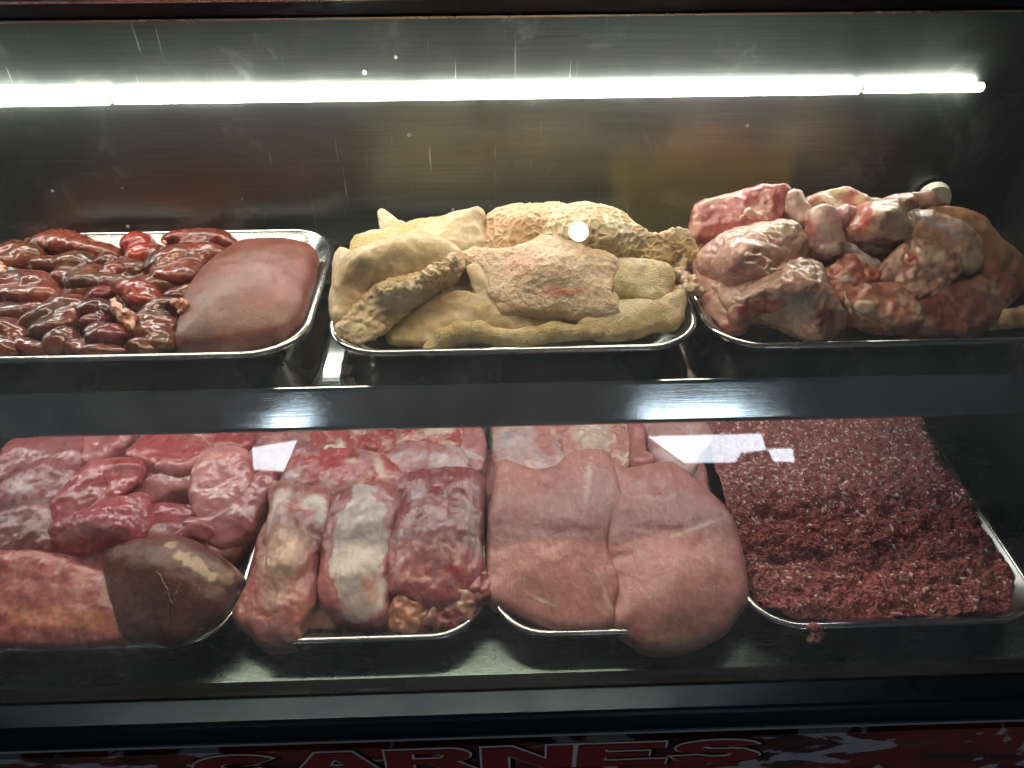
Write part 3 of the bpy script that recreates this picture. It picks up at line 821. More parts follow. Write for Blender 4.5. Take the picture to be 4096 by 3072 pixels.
flesh('liver', 'broad smooth brown liver filling the end of the kidney tray', 'liver', '1',
      [Slab('1', [(1440, 290, .884), (1560, 222, .888), (1740, 215, .890), (1900, 232, .890), (1985, 275, .889), (1975, 400, .889), (1940, 530, .888), (1905, 660, .886), (1860, 720, .884), (1740, 795, .882), (1500, 850, .876), (1300, 870, .872), (1140, 850, .872), (1160, 700, .876), (1210, 530, .880), (1320, 380, .883)], 0, 0, 0.056, edge=0.3, Rr=0.085, k=0.01,
            ctrl=[(1600, 420, .897), (1560, 600, .895), (1750, 480, .896), (1800, 650, .890)])], M['liver'], (0.18, 0.054, 0.037), res=0.002,
      disp=((10, 0.003), (40, 0.0005)), layers=(((0.12, 0.035, 0.03), 12, 0, .6, .7), ((0.24, 0.10, 0.075), 30, .1, .6, .5)),
      patches=[Patch(1840, 450, .9, 130, 190, 0, (0.22, 0.05, 0.042), .5, .6), Patch(1812, 348, .91, 10, 9, 0, (0.12, 0.01, 0.012), .4), Patch(1250, 780, .89, 150, 120, 0, (0.10, 0.03, 0.024), .6, .8)])

# ---- upper middle tray: tripe
def tripe(label, prims, base=TRP, mat='tripe', **kw):
    kw.setdefault('disp', ((22, 0.003), (70, 0.0012)))
    kw.setdefault('layers', ((TRPY, 16, -.1, .5, .7), ((0.74, 0.60, 0.42), 25, 0, .6, .6)))
    kw.setdefault('res', 0.0018)
    return flesh('tripe', label, 'tripe', '2', prims, M[mat], base, **kw)
tripe('honeycomb tripe piece with wide cells leaning at the back of the heap', [Slab('2', [(905, 185, .94), (940, 130, .95), (1080, 85, .955), (1190, 72, .957), (1330, 70, .957), (1420, 130, .955), (1330, 240, .945), (1230, 262, .94), (1120, 308, .933), (1000, 322, .928), (925, 305, .928)], 0, 0, 0.022, edge=.5, Rr=.02, k=.006, ctrl=[(1150, 190, .957)])],
      base=(0.70, 0.47, 0.27), honey=(92, 0.0024, None), res=0.0015, patches=[Patch(1070, 160, .955, 90, 60, 0, (0.66, 0.34, 0.18), .8, .5)], layers=((TRPY, 20, 0, .6, .5),))
tripe('large honeycomb tripe sheet draped over the top of the heap', [Slab('2', [(1238, 250, .945), (1258, 160, .955), (1340, 80, .96), (1500, 66, .962), (1600, 88, .96), (1680, 140, .955), (1770, 215, .948), (1860, 230, .945), (1950, 205, .942), (2012, 240, .935), (2048, 320, .918), (2030, 350, .91), (1990, 300, .922), (1930, 312, .922), (1880, 370, .915), (1800, 372, .916), (1757, 320, .925), (1690, 335, .925), (1600, 352, .925), (1440, 352, .925), (1330, 328, .93), (1268, 296, .938)], 0, 0, 0.02, edge=.55, Rr=.02, k=.006,
      ctrl=[(1450, 190, .965), (1600, 200, .962), (1400, 290, .945), (1600, 300, .942)])], base=(0.69, 0.53, 0.32), honey=(88, 0.0026, None), res=0.0015, patches=[Patch(1900, 280, .94, 150, 80, -10, (0.68, 0.46, 0.24), .6, .8)])
pk = tripe('pink flushed tripe sheet with rough papillae and a rolled near edge', [Slab('2', [(780, 352, .93), (880, 300, .938), (1000, 320, .94), (1150, 285, .945), (1260, 230, .948), (1450, 300, .945), (1610, 350, .938), (1602, 450, .925), (1590, 520, .918), (1610, 580, .91), (1600, 640, .90), (1300, 630, .902), (1100, 610, .905), (985, 560, .91), (940, 470, .918), (860, 400, .925)], 0, 0, 0.024, edge=.6, Rr=.02, k=.008, ctrl=[(1200, 430, .938), (1400, 450, .932), (1200, 560, .914), (1450, 560, .912)])], base=TRPP, mat='fuzzy',
      patches=[Patch(1320, 525, .92, 105, 22, 3, (0.55, 0.13, 0.10), .6, .8, .5), Patch(1130, 370, .935, 90, 70, 0, (0.66, 0.28, 0.20), .8, .6), Patch(1280, 620, .90, 330, 50, 0, (0.70, 0.51, 0.34), .5, .9), Patch(860, 360, .93, 110, 60, 0, (0.70, 0.47, 0.33), .6, .9)], layers=((TRP, 18, 0, .6, .6),), disp=((25, .003), (150, .0016)))
flesh('rolled_edge', None, None, '2', [Caps('2', [(975, 570, .905, 30), (1040, 606, .902, 44), (1200, 612, .900, 50), (1350, 612, .900, 50), (1480, 605, .900, 52), (1590, 596, .900, 54), (1604, 560, .907, 40)])], M['tripe'], (0.70, 0.52, 0.36), res=.0018, disp=((22, .003), (70, .001)), parent=pk)
tripe('smooth tan tripe fold arching over the end of the tray', [Slab('2', [(108, 600, .895), (125, 480, .912), (132, 340, .928), (170, 305, .932), (240, 338, .938), (340, 308, .945), (470, 245, .95), (560, 205, .95), (650, 238, .95), (770, 300, .946), (792, 345, .94), (700, 395, .935), (560, 445, .93), (400, 485, .924), (320, 530, .915), (240, 620, .90), (150, 700, .888)], 0, 0, 0.036, edge=.55, Rr=.04, k=.014,
      ctrl=[(300, 400, .95), (450, 330, .957), (600, 290, .957), (220, 480, .93)])], base=(0.64, 0.48, 0.29), patches=[Patch(560, 280, .95, 130, 60, -10, TRPY, .6, .8), Patch(220, 520, .93, 110, 160, 20, (0.66, 0.46, 0.27), .7, .8)])
tripe('flat fuzzy yellow tripe strip behind the tan fold', [Slab('2', [(225, 335, .91), (240, 255, .922), (330, 232, .925), (450, 205, .93), (600, 160, .935), (650, 210, .935), (560, 250, .935), (400, 320, .925), (300, 345, .915)], 0, 0, 0.025, edge=.6, Rr=.02)], base=(0.58, 0.43, 0.17), mat='fuzzy')
tripe('thick rounded tripe roll rising like a horn behind the fold', [Slab('2', [(560, 205, .935), (610, 158, .942), (700, 140, .948), (790, 128, .955), (900, 170, .95), (908, 235, .94), (905, 300, .93), (800, 300, .935), (680, 285, .94), (620, 250, .94)], 0, 0, 0.03, edge=.6, Rr=.025, k=.01), Caps('2', [(640, 190, .945, 34), (740, 160, .952, 38), (830, 135, .958, 42), (885, 108, .962, 46)])], base=(0.68, 0.51, 0.33))
tripe('pointed tripe flap sticking up at the far corner', [Slab('2', [(368, 105, .935), (385, 95, .936), (440, 140, .93), (515, 178, .925), (480, 200, .92), (380, 205, .918)], 0, 0, 0.012, edge=.6, Rr=.01, k=.004)], base=(0.64, 0.50, 0.30), mat='fuzzy')
tripe('tripe slab with a torn frilly upper edge hanging to the near rim', [Slab('2', [(135, 735, .888), (180, 672, .898), (330, 512, .925), (380, 482, .93), (560, 452, .932), (700, 372, .94), (768, 312, .945), (790, 345, .938), (765, 440, .92), (700, 490, .91), (620, 545, .902), (540, 590, .897), (400, 690, .888), (280, 775, .882), (200, 772, .882)], 0, 0, 0.024, edge=.7, Rr=.02, k=.006)], base=(0.66, 0.47, 0.29), cracks=1,
      disp=((30, .003), (110, .003), (260, .0012)), patches=[Patch(560, 490, .925, 270, 45, 30, (0.72, 0.58, 0.40), .4, .8)])
tripe('frilled pale tripe edge crumpled along the torn slab', [Caps('2', [(355, 505, .935, 22), (420, 505, .936, 26), (480, 500, .936, 30), (560, 475, .938, 34), (640, 440, .942, 36), (710, 395, .946, 34), (755, 345, .95, 30)])], base=(0.70, 0.55, 0.37), disp=((60, .006), (150, .004), (300, .0015)), res=.0014)
tripe('fuzzy tan tripe roll lying along the near rim of the tray', [Caps('2', [(640, 830, .884, 42), (700, 775, .892, 54), (790, 735, .897, 58), (880, 730, .896, 56), (1000, 768, .890, 46), (1150, 765, .890, 50), (1300, 738, .891, 48), (1430, 735, .889, 44), (1540, 745, .886, 34)])], base=(0.50, 0.36, 0.14), mat='fuzzy')
tripe('short thick tripe roll under the honeycomb sheet', [Slab('2', [(1600, 372, .925), (1750, 368, .925), (1885, 392, .922), (1918, 450, .915), (1910, 545, .902), (1832, 598, .895), (1690, 555, .90), (1612, 540, .905), (1590, 470, .915)], 0, 0, 0.035, edge=.5, Rr=.03, k=.012), Caps('2', [(1870, 440, .916, 46), (1870, 530, .902, 44)])], base=(0.62, 0.48, 0.27), mat='fuzzy')
tripe('stringy translucent membrane tag reaching to the next tray', [Caps('2', [(1900, 420, .91, 34), (1960, 430, .912, 36), (2010, 470, .91, 40), (2060, 510, .908, 26), (2095, 522, .908, 12)]), Caps('2', [(1930, 540, .904, 22), (2000, 510, .906, 30)]), Caps('2', [(1975, 310, .918, 16), (1990, 350, .914, 20), (1985, 400, .91, 18)])], base=(0.62, 0.45, 0.30), disp=((60, .006), (160, .003)), res=.0014)
tripe('plain tan tripe fold tucked under the short roll', [Slab('2', [(1440, 690, .888), (1610, 650, .895), (1640, 590, .9), (1830, 590, .9), (1910, 560, .902), (1968, 540, .902), (1972, 610, .895), (1950, 700, .886), (1850, 705, .885), (1700, 745, .88), (1560, 765, .877)], 0, 0, 0.028, edge=.5, Rr=.025)], base=(0.60, 0.45, 0.25), mat='fuzzy')
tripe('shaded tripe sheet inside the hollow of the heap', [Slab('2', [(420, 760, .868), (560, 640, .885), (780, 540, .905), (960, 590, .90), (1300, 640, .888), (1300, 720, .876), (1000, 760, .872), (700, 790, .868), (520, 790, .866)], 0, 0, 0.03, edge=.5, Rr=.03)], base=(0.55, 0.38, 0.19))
tripe('small curled tripe ear in front of the pink sheet', [Slab('2', [(838, 395, .93), (880, 388, .932), (905, 430, .928), (930, 490, .92), (978, 590, .903), (965, 642, .894), (925, 620, .898), (895, 540, .91), (872, 490, .917), (858, 440, .924)], 0, 0, 0.008, edge=.7, Rr=.008, k=.004)], base=(0.70, 0.53, 0.36), res=.0014, disp=((40, .002),))
tripe('bottom layer of tripe at the far side of the tray', [Slab('2', [(240, 330, .89), (600, 240, .90), (1300, 200, .91), (1800, 260, .905), (1950, 420, .89), (1900, 620, .88), (1500, 700, .872), (900, 650, .875), (400, 690, .87), (180, 640, .872)], 0, 0, 0.035, edge=.5, Rr=.03)], base=TRP, res=.003)

# ---- upper right tray: shanks, joints, skin
def joint(label, cat, name, prims, base, mat='muscle', **kw):
    kw.setdefault('disp', (('w', 24, .009), (50, 0.0018), (120, .0006)))
    if len(kw['disp']) > 2 and kw['disp'][0][0] != 'w': kw['disp'] = (('w', 24, .009),) + kw['disp'][1:]
    kw.setdefault('layers', ((FATP, 14, .05, .5, .6), (MUSD, 18, .2, .6, .35)))
    return flesh(name, label, cat, '3', prims, M[mat], base, **kw)
joint('red faced pork steak with a fat rim at the back of the heap', 'meat', 'pork_steak', [Slab('3', [(188, 250, .945), (205, 200, .952), (330, 150, .96), (500, 95, .97), (690, 75, .975), (748, 112, .97), (735, 180, .96), (690, 260, .948), (600, 300, .94), (470, 310, .938), (390, 350, .93), (280, 378, .923), (210, 360, .925), (182, 300, .935)], 0, 0, 0.05)], (0.44, 0.12, 0.115),
      layers=(((0.36, 0.075, 0.075), 26, 0, .5, .7),), patches=[Patch(330, 130, .965, 180, 22, 20, FATP, .4, .8), Patch(560, 215, .955, 80, 40, -20, FATP, .3, .7), Patch(195, 300, .94, 25, 80, 0, FATP, .4, .9), Patch(560, 320, .935, 150, 40, 5, FATP, .4, .8)])
joint('pale rounded bone knob beside the red pork steak', 'bone', 'shank_bone', [Slab('3', [(742, 185, .962), (765, 110, .974), (800, 92, .977), (838, 105, .975), (862, 160, .966), (895, 245, .953), (840, 275, .948), (790, 240, .953)], 0, 0, .04, edge=.55, Rr=.02, k=.006)], (0.60, 0.42, 0.37), 'fat', disp=((40, .003), (120, .001)), layers=((MUS, 30, .2, .5, .6),))
joint('big pale joint with a domed fat cap facing the glass', 'meat', 'meat_joint', [Slab('3', [(228, 560, .905), (240, 470, .925), (330, 372, .945), (480, 322, .955), (640, 290, .96), (780, 302, .957), (852, 370, .945), (850, 480, .928), (800, 560, .915), (700, 640, .905), (500, 690, .897), (340, 660, .895), (250, 605, .898)], 0, 0, 0.065, k=.014, ctrl=[(560, 440, .958), (420, 520, .94)])],
      (0.70, 0.42, 0.35), 'fat', disp=((16, .004), (45, .002), (30, -.002), (130, .0008)), patches=[Patch(650, 320, .96, 210, 45, 5, (0.74, 0.56, 0.40), .5, .9), Patch(600, 500, .945, 140, 60, -10, (0.58, 0.29, 0.25), .5, .7), Patch(380, 580, .92, 100, 70, 0, (0.60, 0.30, 0.27), .6, .7)])
joint('lower joint piece with grey fat and red cut flesh by the near rim', 'meat', 'meat_joint', [Slab('3', [(335, 660, .897), (470, 600, .912), (640, 570, .925), (780, 530, .935), (900, 525, .935), (965, 585, .928), (1010, 670, .918), (1060, 760, .905), (1095, 830, .893), (1050, 930, .878), (900, 962, .872), (750, 885, .878), (560, 852, .88), (440, 890, .874), (385, 800, .88), (345, 730, .888)], 0, 0, 0.055, k=.012, ctrl=[(700, 700, .925), (880, 660, .93)])],
      (0.62, 0.37, 0.30), 'fat', disp=((18, .005), (50, .0025), (24, -.0025), (130, .001)), patches=[Patch(560, 790, .895, 140, 60, 15, MUS, .4, .9), Patch(680, 660, .92, 80, 40, 20, (0.52, 0.17, 0.14), .4, .8), Patch(860, 580, .935, 110, 40, -15, (0.70, 0.50, 0.38), .4, .9), Patch(950, 850, .895, 80, 90, 20, MUSD, .4, .9), Patch(800, 780, .905, 90, 90, 0, (0.58, 0.46, 0.36), .4, .8)])
joint('cut shank bone standing upright in the middle of the heap', 'bone', 'shank_bone', [Slab('3', [(902, 235, .968), (925, 200, .974), (1000, 190, .976), (1028, 225, .971), (1040, 300, .958), (1068, 395, .941), (1045, 450, .932), (975, 465, .93), (945, 430, .936), (925, 330, .953)], 0, 0, .045, edge=.6, Rr=.018, k=.005)], (0.56, 0.33, 0.30), 'fat', disp=((30, .003), (110, .001)), layers=((MUS, 20, .15, .4, .6), (BONE, 30, .1, .5, .5)), patches=[Patch(1005, 440, .935, 50, 26, 10, BONE, .3)])
joint('yellowish fat lump at the far side of the shank heap', 'fat', 'fat_lump', [Slab('3', [(860, 165, .955), (1000, 108, .965), (1130, 90, .968), (1215, 150, .96), (1300, 160, .957), (1280, 220, .948), (1000, 240, .945), (900, 230, .945)], 0, 0, 0.04)], (0.68, 0.48, 0.30), 'fat', layers=((MUS, 26, .15, .4, .7),), patches=[Patch(1130, 120, .97, 45, 45, 0, (0.5, 0.14, 0.11), .4, .8)])
joint('long shank with bluish membrane lying across the heap', 'meat', 'meat_shank', [Caps('3', [(1040, 235, .958, 62), (1130, 230, .96, 66), (1260, 235, .96, 60), (1350, 245, .957, 50)])], (0.46, 0.20, 0.20), layers=((MEM, 24, 0, .4, .7), (MUSD, 30, .2, .5, .5)))
joint('white knuckle of fat with red raw edges', 'meat', 'knuckle_joint', [Slab('3', [(1148, 330, .945), (1195, 210, .962), (1290, 170, .968), (1390, 150, .97), (1475, 142, .97), (1500, 190, .965), (1450, 260, .957), (1490, 360, .942), (1360, 400, .935), (1210, 410, .932)], 0, 0, 0.06, ctrl=[(1300, 290, .965)])], (0.70, 0.48, 0.34), 'fat', patches=[Patch(1175, 270, .955, 45, 120, -15, (0.45, 0.09, 0.07), .4), Patch(1430, 170, .97, 80, 32, 15, (0.42, 0.08, 0.07), .5), Patch(1330, 400, .935, 170, 24, 0, MUSD, .4, .9), Patch(1350, 260, .96, 80, 60, 10, (0.74, 0.60, 0.44), .4, .8)])
joint('stout shank in pale membrane sloping down to the end panel', 'meat', 'meat_shank', [Slab('3', [(1440, 240, .958), (1600, 240, .955), (1760, 308, .945), (1880, 420, .925), (1900, 510, .912), (1820, 570, .905), (1680, 500, .918), (1500, 380, .94)], 0, 0, 0.06)], (0.58, 0.36, 0.27), 'fat', patches=[Patch(1620, 290, .955, 180, 30, -25, MEM, .5, .9), Patch(1600, 340, .95, 100, 40, -25, (0.60, 0.27, 0.20), .5, .6)], layers=((FAT, 22, 0, .5, .6),))
joint('ragged joint of fat and dark flesh under the stout shank', 'meat', 'meat_joint', [Slab('3', [(1490, 400, .935), (1600, 400, .935), (1750, 480, .922), (1775, 600, .905), (1690, 690, .892), (1540, 745, .884), (1370, 670, .892), (1275, 620, .898), (1340, 540, .91), (1410, 470, .922)], 0, 0, 0.06)], (0.54, 0.29, 0.23), disp=((20, .005), (50, .003), (26, -.003), (130, .001)), patches=[Patch(1590, 470, .93, 90, 50, -10, FAT, .4, .9), Patch(1450, 510, .92, 45, 60, -35, (0.52, 0.10, 0.07), .4), Patch(1385, 510, .915, 24, 60, -25, FAT, .4), Patch(1620, 620, .90, 120, 80, 0, (0.30, 0.17, 0.12), .5, .8)])
joint('small cut shank end in silvery membrane', 'meat', 'meat_shank', [Slab('3', [(1005, 505, .912), (1062, 395, .935), (1180, 440, .928), (1290, 520, .915), (1265, 575, .908), (1120, 535, .912)], 0, 0, 0.045)], (0.50, 0.28, 0.24), layers=((MEM, 24, -.1, .4, .8),), patches=[Patch(1030, 480, .92, 35, 50, 0, (0.45, 0.10, 0.08), .4)])
joint('bright raw red scrap in the middle of the shank heap', 'meat', 'meat_scrap', [Slab('3', [(985, 610, .903), (1040, 535, .915), (1150, 508, .92), (1285, 585, .908), (1265, 650, .899), (1180, 700, .893), (1040, 660, .896)], 0, 0, 0.045)], (0.46, 0.13, 0.09), disp=((30, .006), (90, .003)), patches=[Patch(1060, 630, .9, 60, 35, 0, BONE, .4, .8), Patch(1150, 680, .895, 70, 30, 20, (0.45, 0.06, 0.05), .4, .9)], layers=((FAT, 26, .1, .4, .7),))
for lb_, pts_ in (('looped white sinew on the domed fat cap', [(455, 470, .965, 8), (520, 455, .972, 10), (600, 460, .976, 10), (655, 490, .973, 11), (640, 540, .962, 10), (570, 545, .957, 8)]),
                  ('long pale sinew under the looped one', [(470, 500, .957, 7), (560, 510, .965, 10), (650, 560, .957, 11), (720, 545, .957, 9)]),
                  ('creased fat fold above the red cut flesh', [(440, 720, .918, 12), (500, 740, .92, 16), (560, 700, .93, 15), (640, 660, .937, 16), (720, 640, .94, 18)]),
                  ('short white tendon at the edge of the red scrap', [(1115, 690, .917, 9), (1130, 750, .91, 14), (1150, 810, .90, 13)]),
                  ('curled fat frill on the red pork steak', [(480, 230, .968, 14), (530, 200, .975, 18), (590, 215, .973, 18), (640, 240, .967, 12)])):
    joint(lb_, 'fat', 'sinew', [Caps('3', pts_)], (0.70, 0.48, 0.38), 'fat', res=.0013, disp=((60, .003), (160, .0012)), layers=())
sl_ = joint('shank slice showing a round cut bone at the near side', 'meat', 'shank_slice', [Slab('3', [(1020, 655, .898), (1150, 690, .897), (1350, 682, .897), (1480, 750, .89), (1555, 820, .882), (1530, 885, .874), (1330, 892, .873), (1180, 840, .88), (1080, 765, .888)], 0, 0, 0.045)], (0.52, 0.20, 0.15), disp=((28, .005), (80, .003)), layers=((FAT, 22, .1, .4, .6), (MUSD, 20, .2, .5, .6)))
flesh('bone_ring', None, None, '3', [Ell('3', 1238, 775, .905, 66, 46, -5, 30)], M['fat'], (0.74, 0.62, 0.46), res=.0014, disp=((60, .0015),), patches=[Patch(1230, 772, .91, 34, 24, 0, (0.58, 0.33, 0.25), .4)], parent=sl_)
joint('large smooth orange brown skin piece against the end panel', 'meat', 'skin_piece', [Slab('3', [(1600, 215, .955), (1760, 215, .955), (1890, 265, .945), (2000, 390, .925), (2130, 510, .905), (2215, 610, .888), (2200, 700, .878), (2040, 660, .885), (1900, 610, .895), (1850, 480, .918), (1720, 330, .94)], 0, 0, 0.05)], (0.42, 0.21, 0.11), 'skin', disp=((16, .004), (60, .001)), layers=(((0.32, 0.13, 0.07), 14, 0, .5, .6),))
joint('dark red organ with tan ovals on top of the skin piece', 'meat', 'organ', [Caps('3', [(1470, 140, .975, 26), (1520, 190, .965, 34)]), Caps('3', [(1540, 110, .978, 34), (1620, 130, .975, 46), (1700, 180, .965, 44), (1800, 220, .955, 40), (1880, 250, .948, 26)])], (0.17, 0.03, 0.025), patches=[Patch(1575, 180, .97, 36, 52, 20, (0.46, 0.26, 0.15), .3), Patch(1490, 165, .97, 22, 60, 35, (0.34, 0.11, 0.09), .4, .6)], k=.014)
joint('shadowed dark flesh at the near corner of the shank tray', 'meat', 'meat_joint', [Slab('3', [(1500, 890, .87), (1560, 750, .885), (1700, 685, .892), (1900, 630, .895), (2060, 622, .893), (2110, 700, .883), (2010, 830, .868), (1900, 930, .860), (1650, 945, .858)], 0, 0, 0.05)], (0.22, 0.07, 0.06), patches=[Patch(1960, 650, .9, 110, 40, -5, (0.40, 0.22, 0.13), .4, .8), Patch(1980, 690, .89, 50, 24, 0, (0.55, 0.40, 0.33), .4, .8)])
joint('pale tan trotter tip at the end of the shank tray', 'meat', 'trotter', [Caps('3', [(2010, 880, .87, 46), (2100, 850, .876, 62), (2210, 840, .876, 66), (2300, 830, .876, 66)])], (0.42, 0.27, 0.15), 'skin', disp=((20, .003),), layers=())
joint('limp pink skin flap hanging in the corner of the shank tray', 'meat', 'skin_flap', [Slab('3', [(225, 560, .905), (330, 640, .902), (350, 740, .892), (430, 850, .878), (520, 900, .872), (400, 922, .868), (330, 860, .873), (260, 770, .882), (235, 690, .89)], 0, 0, 0.03)], (0.56, 0.27, 0.21), patches=[Patch(420, 890, .875, 90, 22, 12, MUS, .4, .9), Patch(300, 700, .89, 60, 24, 0, (0.5, 0.12, 0.1), .4, .7)])
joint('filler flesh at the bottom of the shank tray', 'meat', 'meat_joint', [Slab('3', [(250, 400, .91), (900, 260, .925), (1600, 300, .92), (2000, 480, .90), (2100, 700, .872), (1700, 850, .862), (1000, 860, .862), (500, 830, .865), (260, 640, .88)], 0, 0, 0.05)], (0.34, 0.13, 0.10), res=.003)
o = bevel_box('x', (0, 0, 0), (1, 1, 1), M['whitedisc']); bpy.data.objects.remove(o)
dc = at_y('3', 1662, 118, 1.118)
bm = bmesh.new(); bmesh.ops.create_cone(bm, cap_ends=True, segments=32, radius1=.027, radius2=.024, depth=.012, matrix=Matrix.Translation(dc) @ Matrix.Rotation(R(90), 4, 'X'))
me = bpy.data.meshes.new('wall_knob'); bm.to_mesh(me); bm.free(); me.materials.append(M['whitedisc']); o = link(bpy.data.objects.new('wall_knob', me)); tag(o, 'round white plastic cap on the back wall behind the shank heap', 'cap')

# ---- lower tray 1: lungs, heart, shank
def low(reg, label, cat, name, prims, base, mat='muscle', **kw):
    kw.setdefault('disp', (('w', 17, .006), (12, 0.004), (44, 0.0018), (120, .0005)))
    return flesh(name, label, cat, reg, prims, M[mat], base, **kw)
LUNG, LUNGR = (0.56, 0.17, 0.165), (0.45, 0.075, 0.085)
LL = (((0.60, 0.26, 0.24), 20, 0, .5, .5), ((0.38, 0.07, 0.075), 12, .1, .6, .5))
A4 = lambda *a, **k_: low('4', *a, **k_)
A4('fatty dull pink lung at the far corner of the lung tray', 'lung', 'lung', [Slab('4', [(0, 470, .60), (20, 340, .61), (150, 175, .615), (300, 130, .615), (560, 110, .615), (550, 300, .605), (500, 385, .60), (380, 350, .605), (230, 370, .60), (80, 420, .60)], 0, 0, .05)], (0.40, 0.14, 0.13), 'lung', layers=LL)
A4('purple shank muscle in silvery membrane at the end of the lung tray', 'meat', 'meat_shank', [Slab('4', [(-40, 600, .605), (120, 430, .617), (260, 350, .622), (400, 340, .622), (515, 400, .615), (460, 530, .608), (330, 610, .60), (130, 640, .598), (0, 700, .592)], 0, 0, .055)], (0.36, 0.10, 0.12), layers=((MEM, 26, .05, .35, .55), (MUSD, 16, .2, .5, .5)), patches=[Patch(300, 560, .61, 160, 24, 5, MEM, .5, .6)])
A4('upright pink lung lobe under the shelf edge', 'lung', 'lung', [Slab('4', [(525, 290, .607), (560, 130, .618), (700, 100, .618), (850, 110, .618), (830, 210, .61), (700, 300, .605), (600, 345, .60)], 0, 0, .05)], (0.52, 0.17, 0.165), 'lung', layers=LL)
A4('folded raw red lung with a raised pale rim', 'lung', 'lung', [Slab('4', [(350, 660, .607), (400, 560, .617), (520, 410, .627), (640, 345, .63), (790, 318, .63), (890, 340, .627), (895, 400, .622), (800, 500, .617), (690, 590, .612), (560, 660, .607), (470, 710, .603), (380, 745, .60)], 0, 0, .045), Caps('4', [(480, 690, .615, 26), (620, 620, .622, 28), (760, 520, .628, 28), (860, 430, .633, 26), (885, 370, .636, 22), (800, 335, .638, 18)])], LUNGR, 'lung', k=.006, layers=LL, patches=[Patch(720, 420, .628, 110, 50, 30, (0.42, 0.05, 0.045), .5, .9), Patch(600, 500, .622, 60, 60, 30, (0.30, 0.03, 0.04), .5, .8)])
A4('glossy pink lung lobe in front of the folded one', 'lung', 'lung', [Slab('4', [(355, 760, .604), (430, 710, .61), (600, 650, .617), (760, 580, .62), (890, 548, .62), (955, 610, .613), (965, 730, .605), (890, 840, .597), (720, 895, .592), (520, 915, .589), (390, 880, .59)], 0, 0, .055, ctrl=[(650, 750, .622)])], (0.50, 0.10, 0.115), 'lung', layers=LL, disp=((16, .004), (50, .0022), (150, .001)), grooves=[([(760, 800, .61), (745, 870, .6)], .004, .004), ([(640, 700, .625), (820, 640, .625)], .006, .002)], patches=[Patch(560, 740, .615, 200, 40, 15, (0.62, 0.27, 0.26), .6, .6)])
A4('raw red lung flap at the far side of the tray', 'lung', 'lung', [Slab('4', [(820, 305, .612), (880, 220, .617), (1000, 150, .62), (1160, 120, .62), (1320, 250, .612), (1230, 360, .606), (1080, 390, .604), (940, 330, .607)], 0, 0, .045)], (0.50, 0.10, 0.10), 'lung', layers=LL)
A4('thin red muscle strip behind the lungs next to the beef tray', 'meat', 'meat_strip', [Slab('4', [(1180, 120, .617), (1560, 110, .615), (1590, 225, .607), (1430, 268, .603), (1330, 250, .605)], 0, 0, .04)], (0.42, 0.07, 0.075))
A4('pale curled lung edge casting a dark hollow', 'lung', 'lung', [Slab('4', [(880, 530, .605), (960, 445, .615), (1100, 390, .618), (1260, 330, .62), (1280, 470, .61), (1120, 520, .607), (1000, 570, .601), (930, 585, .60)], 0, 0, .04)], (0.60, 0.27, 0.23), 'lung', layers=LL)
A4('plump pale pink lung lobe by the beef tray', 'lung', 'lung', [Slab('4', [(1250, 400, .62), (1300, 300, .627), (1420, 262, .628), (1560, 285, .624), (1598, 360, .618), (1580, 510, .608), (1500, 610, .602), (1400, 675, .598), (1290, 690, .597), (1250, 560, .606)], 0, 0, .06)], (0.62, 0.25, 0.235), 'lung', layers=LL)
A4('dusky pink lung lobe sagging along the tray side', 'lung', 'lung', [Slab('4', [(1190, 740, .592), (1400, 680, .60), (1560, 540, .608), (1690, 400, .613), (1740, 430, .61), (1660, 620, .6), (1590, 780, .59), (1450, 870, .584), (1330, 840, .584)], 0, 0, .05)], (0.48, 0.16, 0.16), 'lung', layers=LL)
A4('small glossy red lung tip between the lobes', 'lung', 'lung', [Slab('4', [(940, 650, .60), (1080, 610, .603), (1240, 650, .6), (1200, 730, .594), (1090, 820, .587), (960, 830, .585), (930, 740, .592)], 0, 0, .045)], (0.46, 0.09, 0.10), 'lung', layers=LL)
hp = [Slab('4', [(735, 970, .607), (800, 895, .615), (980, 835, .622), (1150, 828, .623), (1300, 890, .617), (1440, 980, .608), (1500, 1060, .60), (1450, 1180, .59), (1410, 1270, .584), (1300, 1370, .577), (1180, 1450, .573), (1000, 1455, .572), (860, 1430, .574), (790, 1250, .585), (755, 1100, .597)], 0, 0, .075, ctrl=[(1000, 1000, .628), (1150, 1100, .617), (920, 950, .624)])]
ht = A4('dark brown beef heart with a pale fat border at the tray corner', 'heart', 'beef_heart', hp, (0.12, 0.038, 0.029), 'liver', disp=((16, .003), (60, .001)), layers=(((0.09, 0.045, 0.03), 16, 0, .5, .6),),
   patches=[Patch(1330, 925, .62, 210, 26, -32, (0.58, 0.40, 0.28), .35, .95, .6, 90), Patch(1485, 1015, .605, 45, 50, 20, (0.56, 0.38, 0.27), .4, .9), Patch(1420, 1090, .60, 60, 50, 30, (0.42, 0.24, 0.17), .5, .7, .7), Patch(980, 990, .63, 22, 30, 10, (0.34, 0.22, 0.14), .4, .8), Patch(1120, 1090, .62, 40, 12, 60, (0.36, 0.24, 0.15), .4, .8), Patch(1200, 1290, .60, 200, 40, -15, (0.13, 0.075, 0.045), .5, .7, .8, 110), Patch(1300, 1345, .585, 20, 14, 0, (0.5, 0.30, 0.16), .4)])
for pts in ([(975, 990, .658, 5), (1010, 1030, .658, 6), (1050, 1110, .653, 6), (1080, 1200, .643, 6), (1085, 1330, .623, 6)], [(1140, 1080, .652, 4), (1110, 1150, .647, 5), (1085, 1220, .640, 5)]):
    flesh('vessel', None, None, '4', [Caps('4', pts)], M['liver'], (0.10, 0.055, 0.036), res=.0011, disp=((80, .0008),), parent=ht)
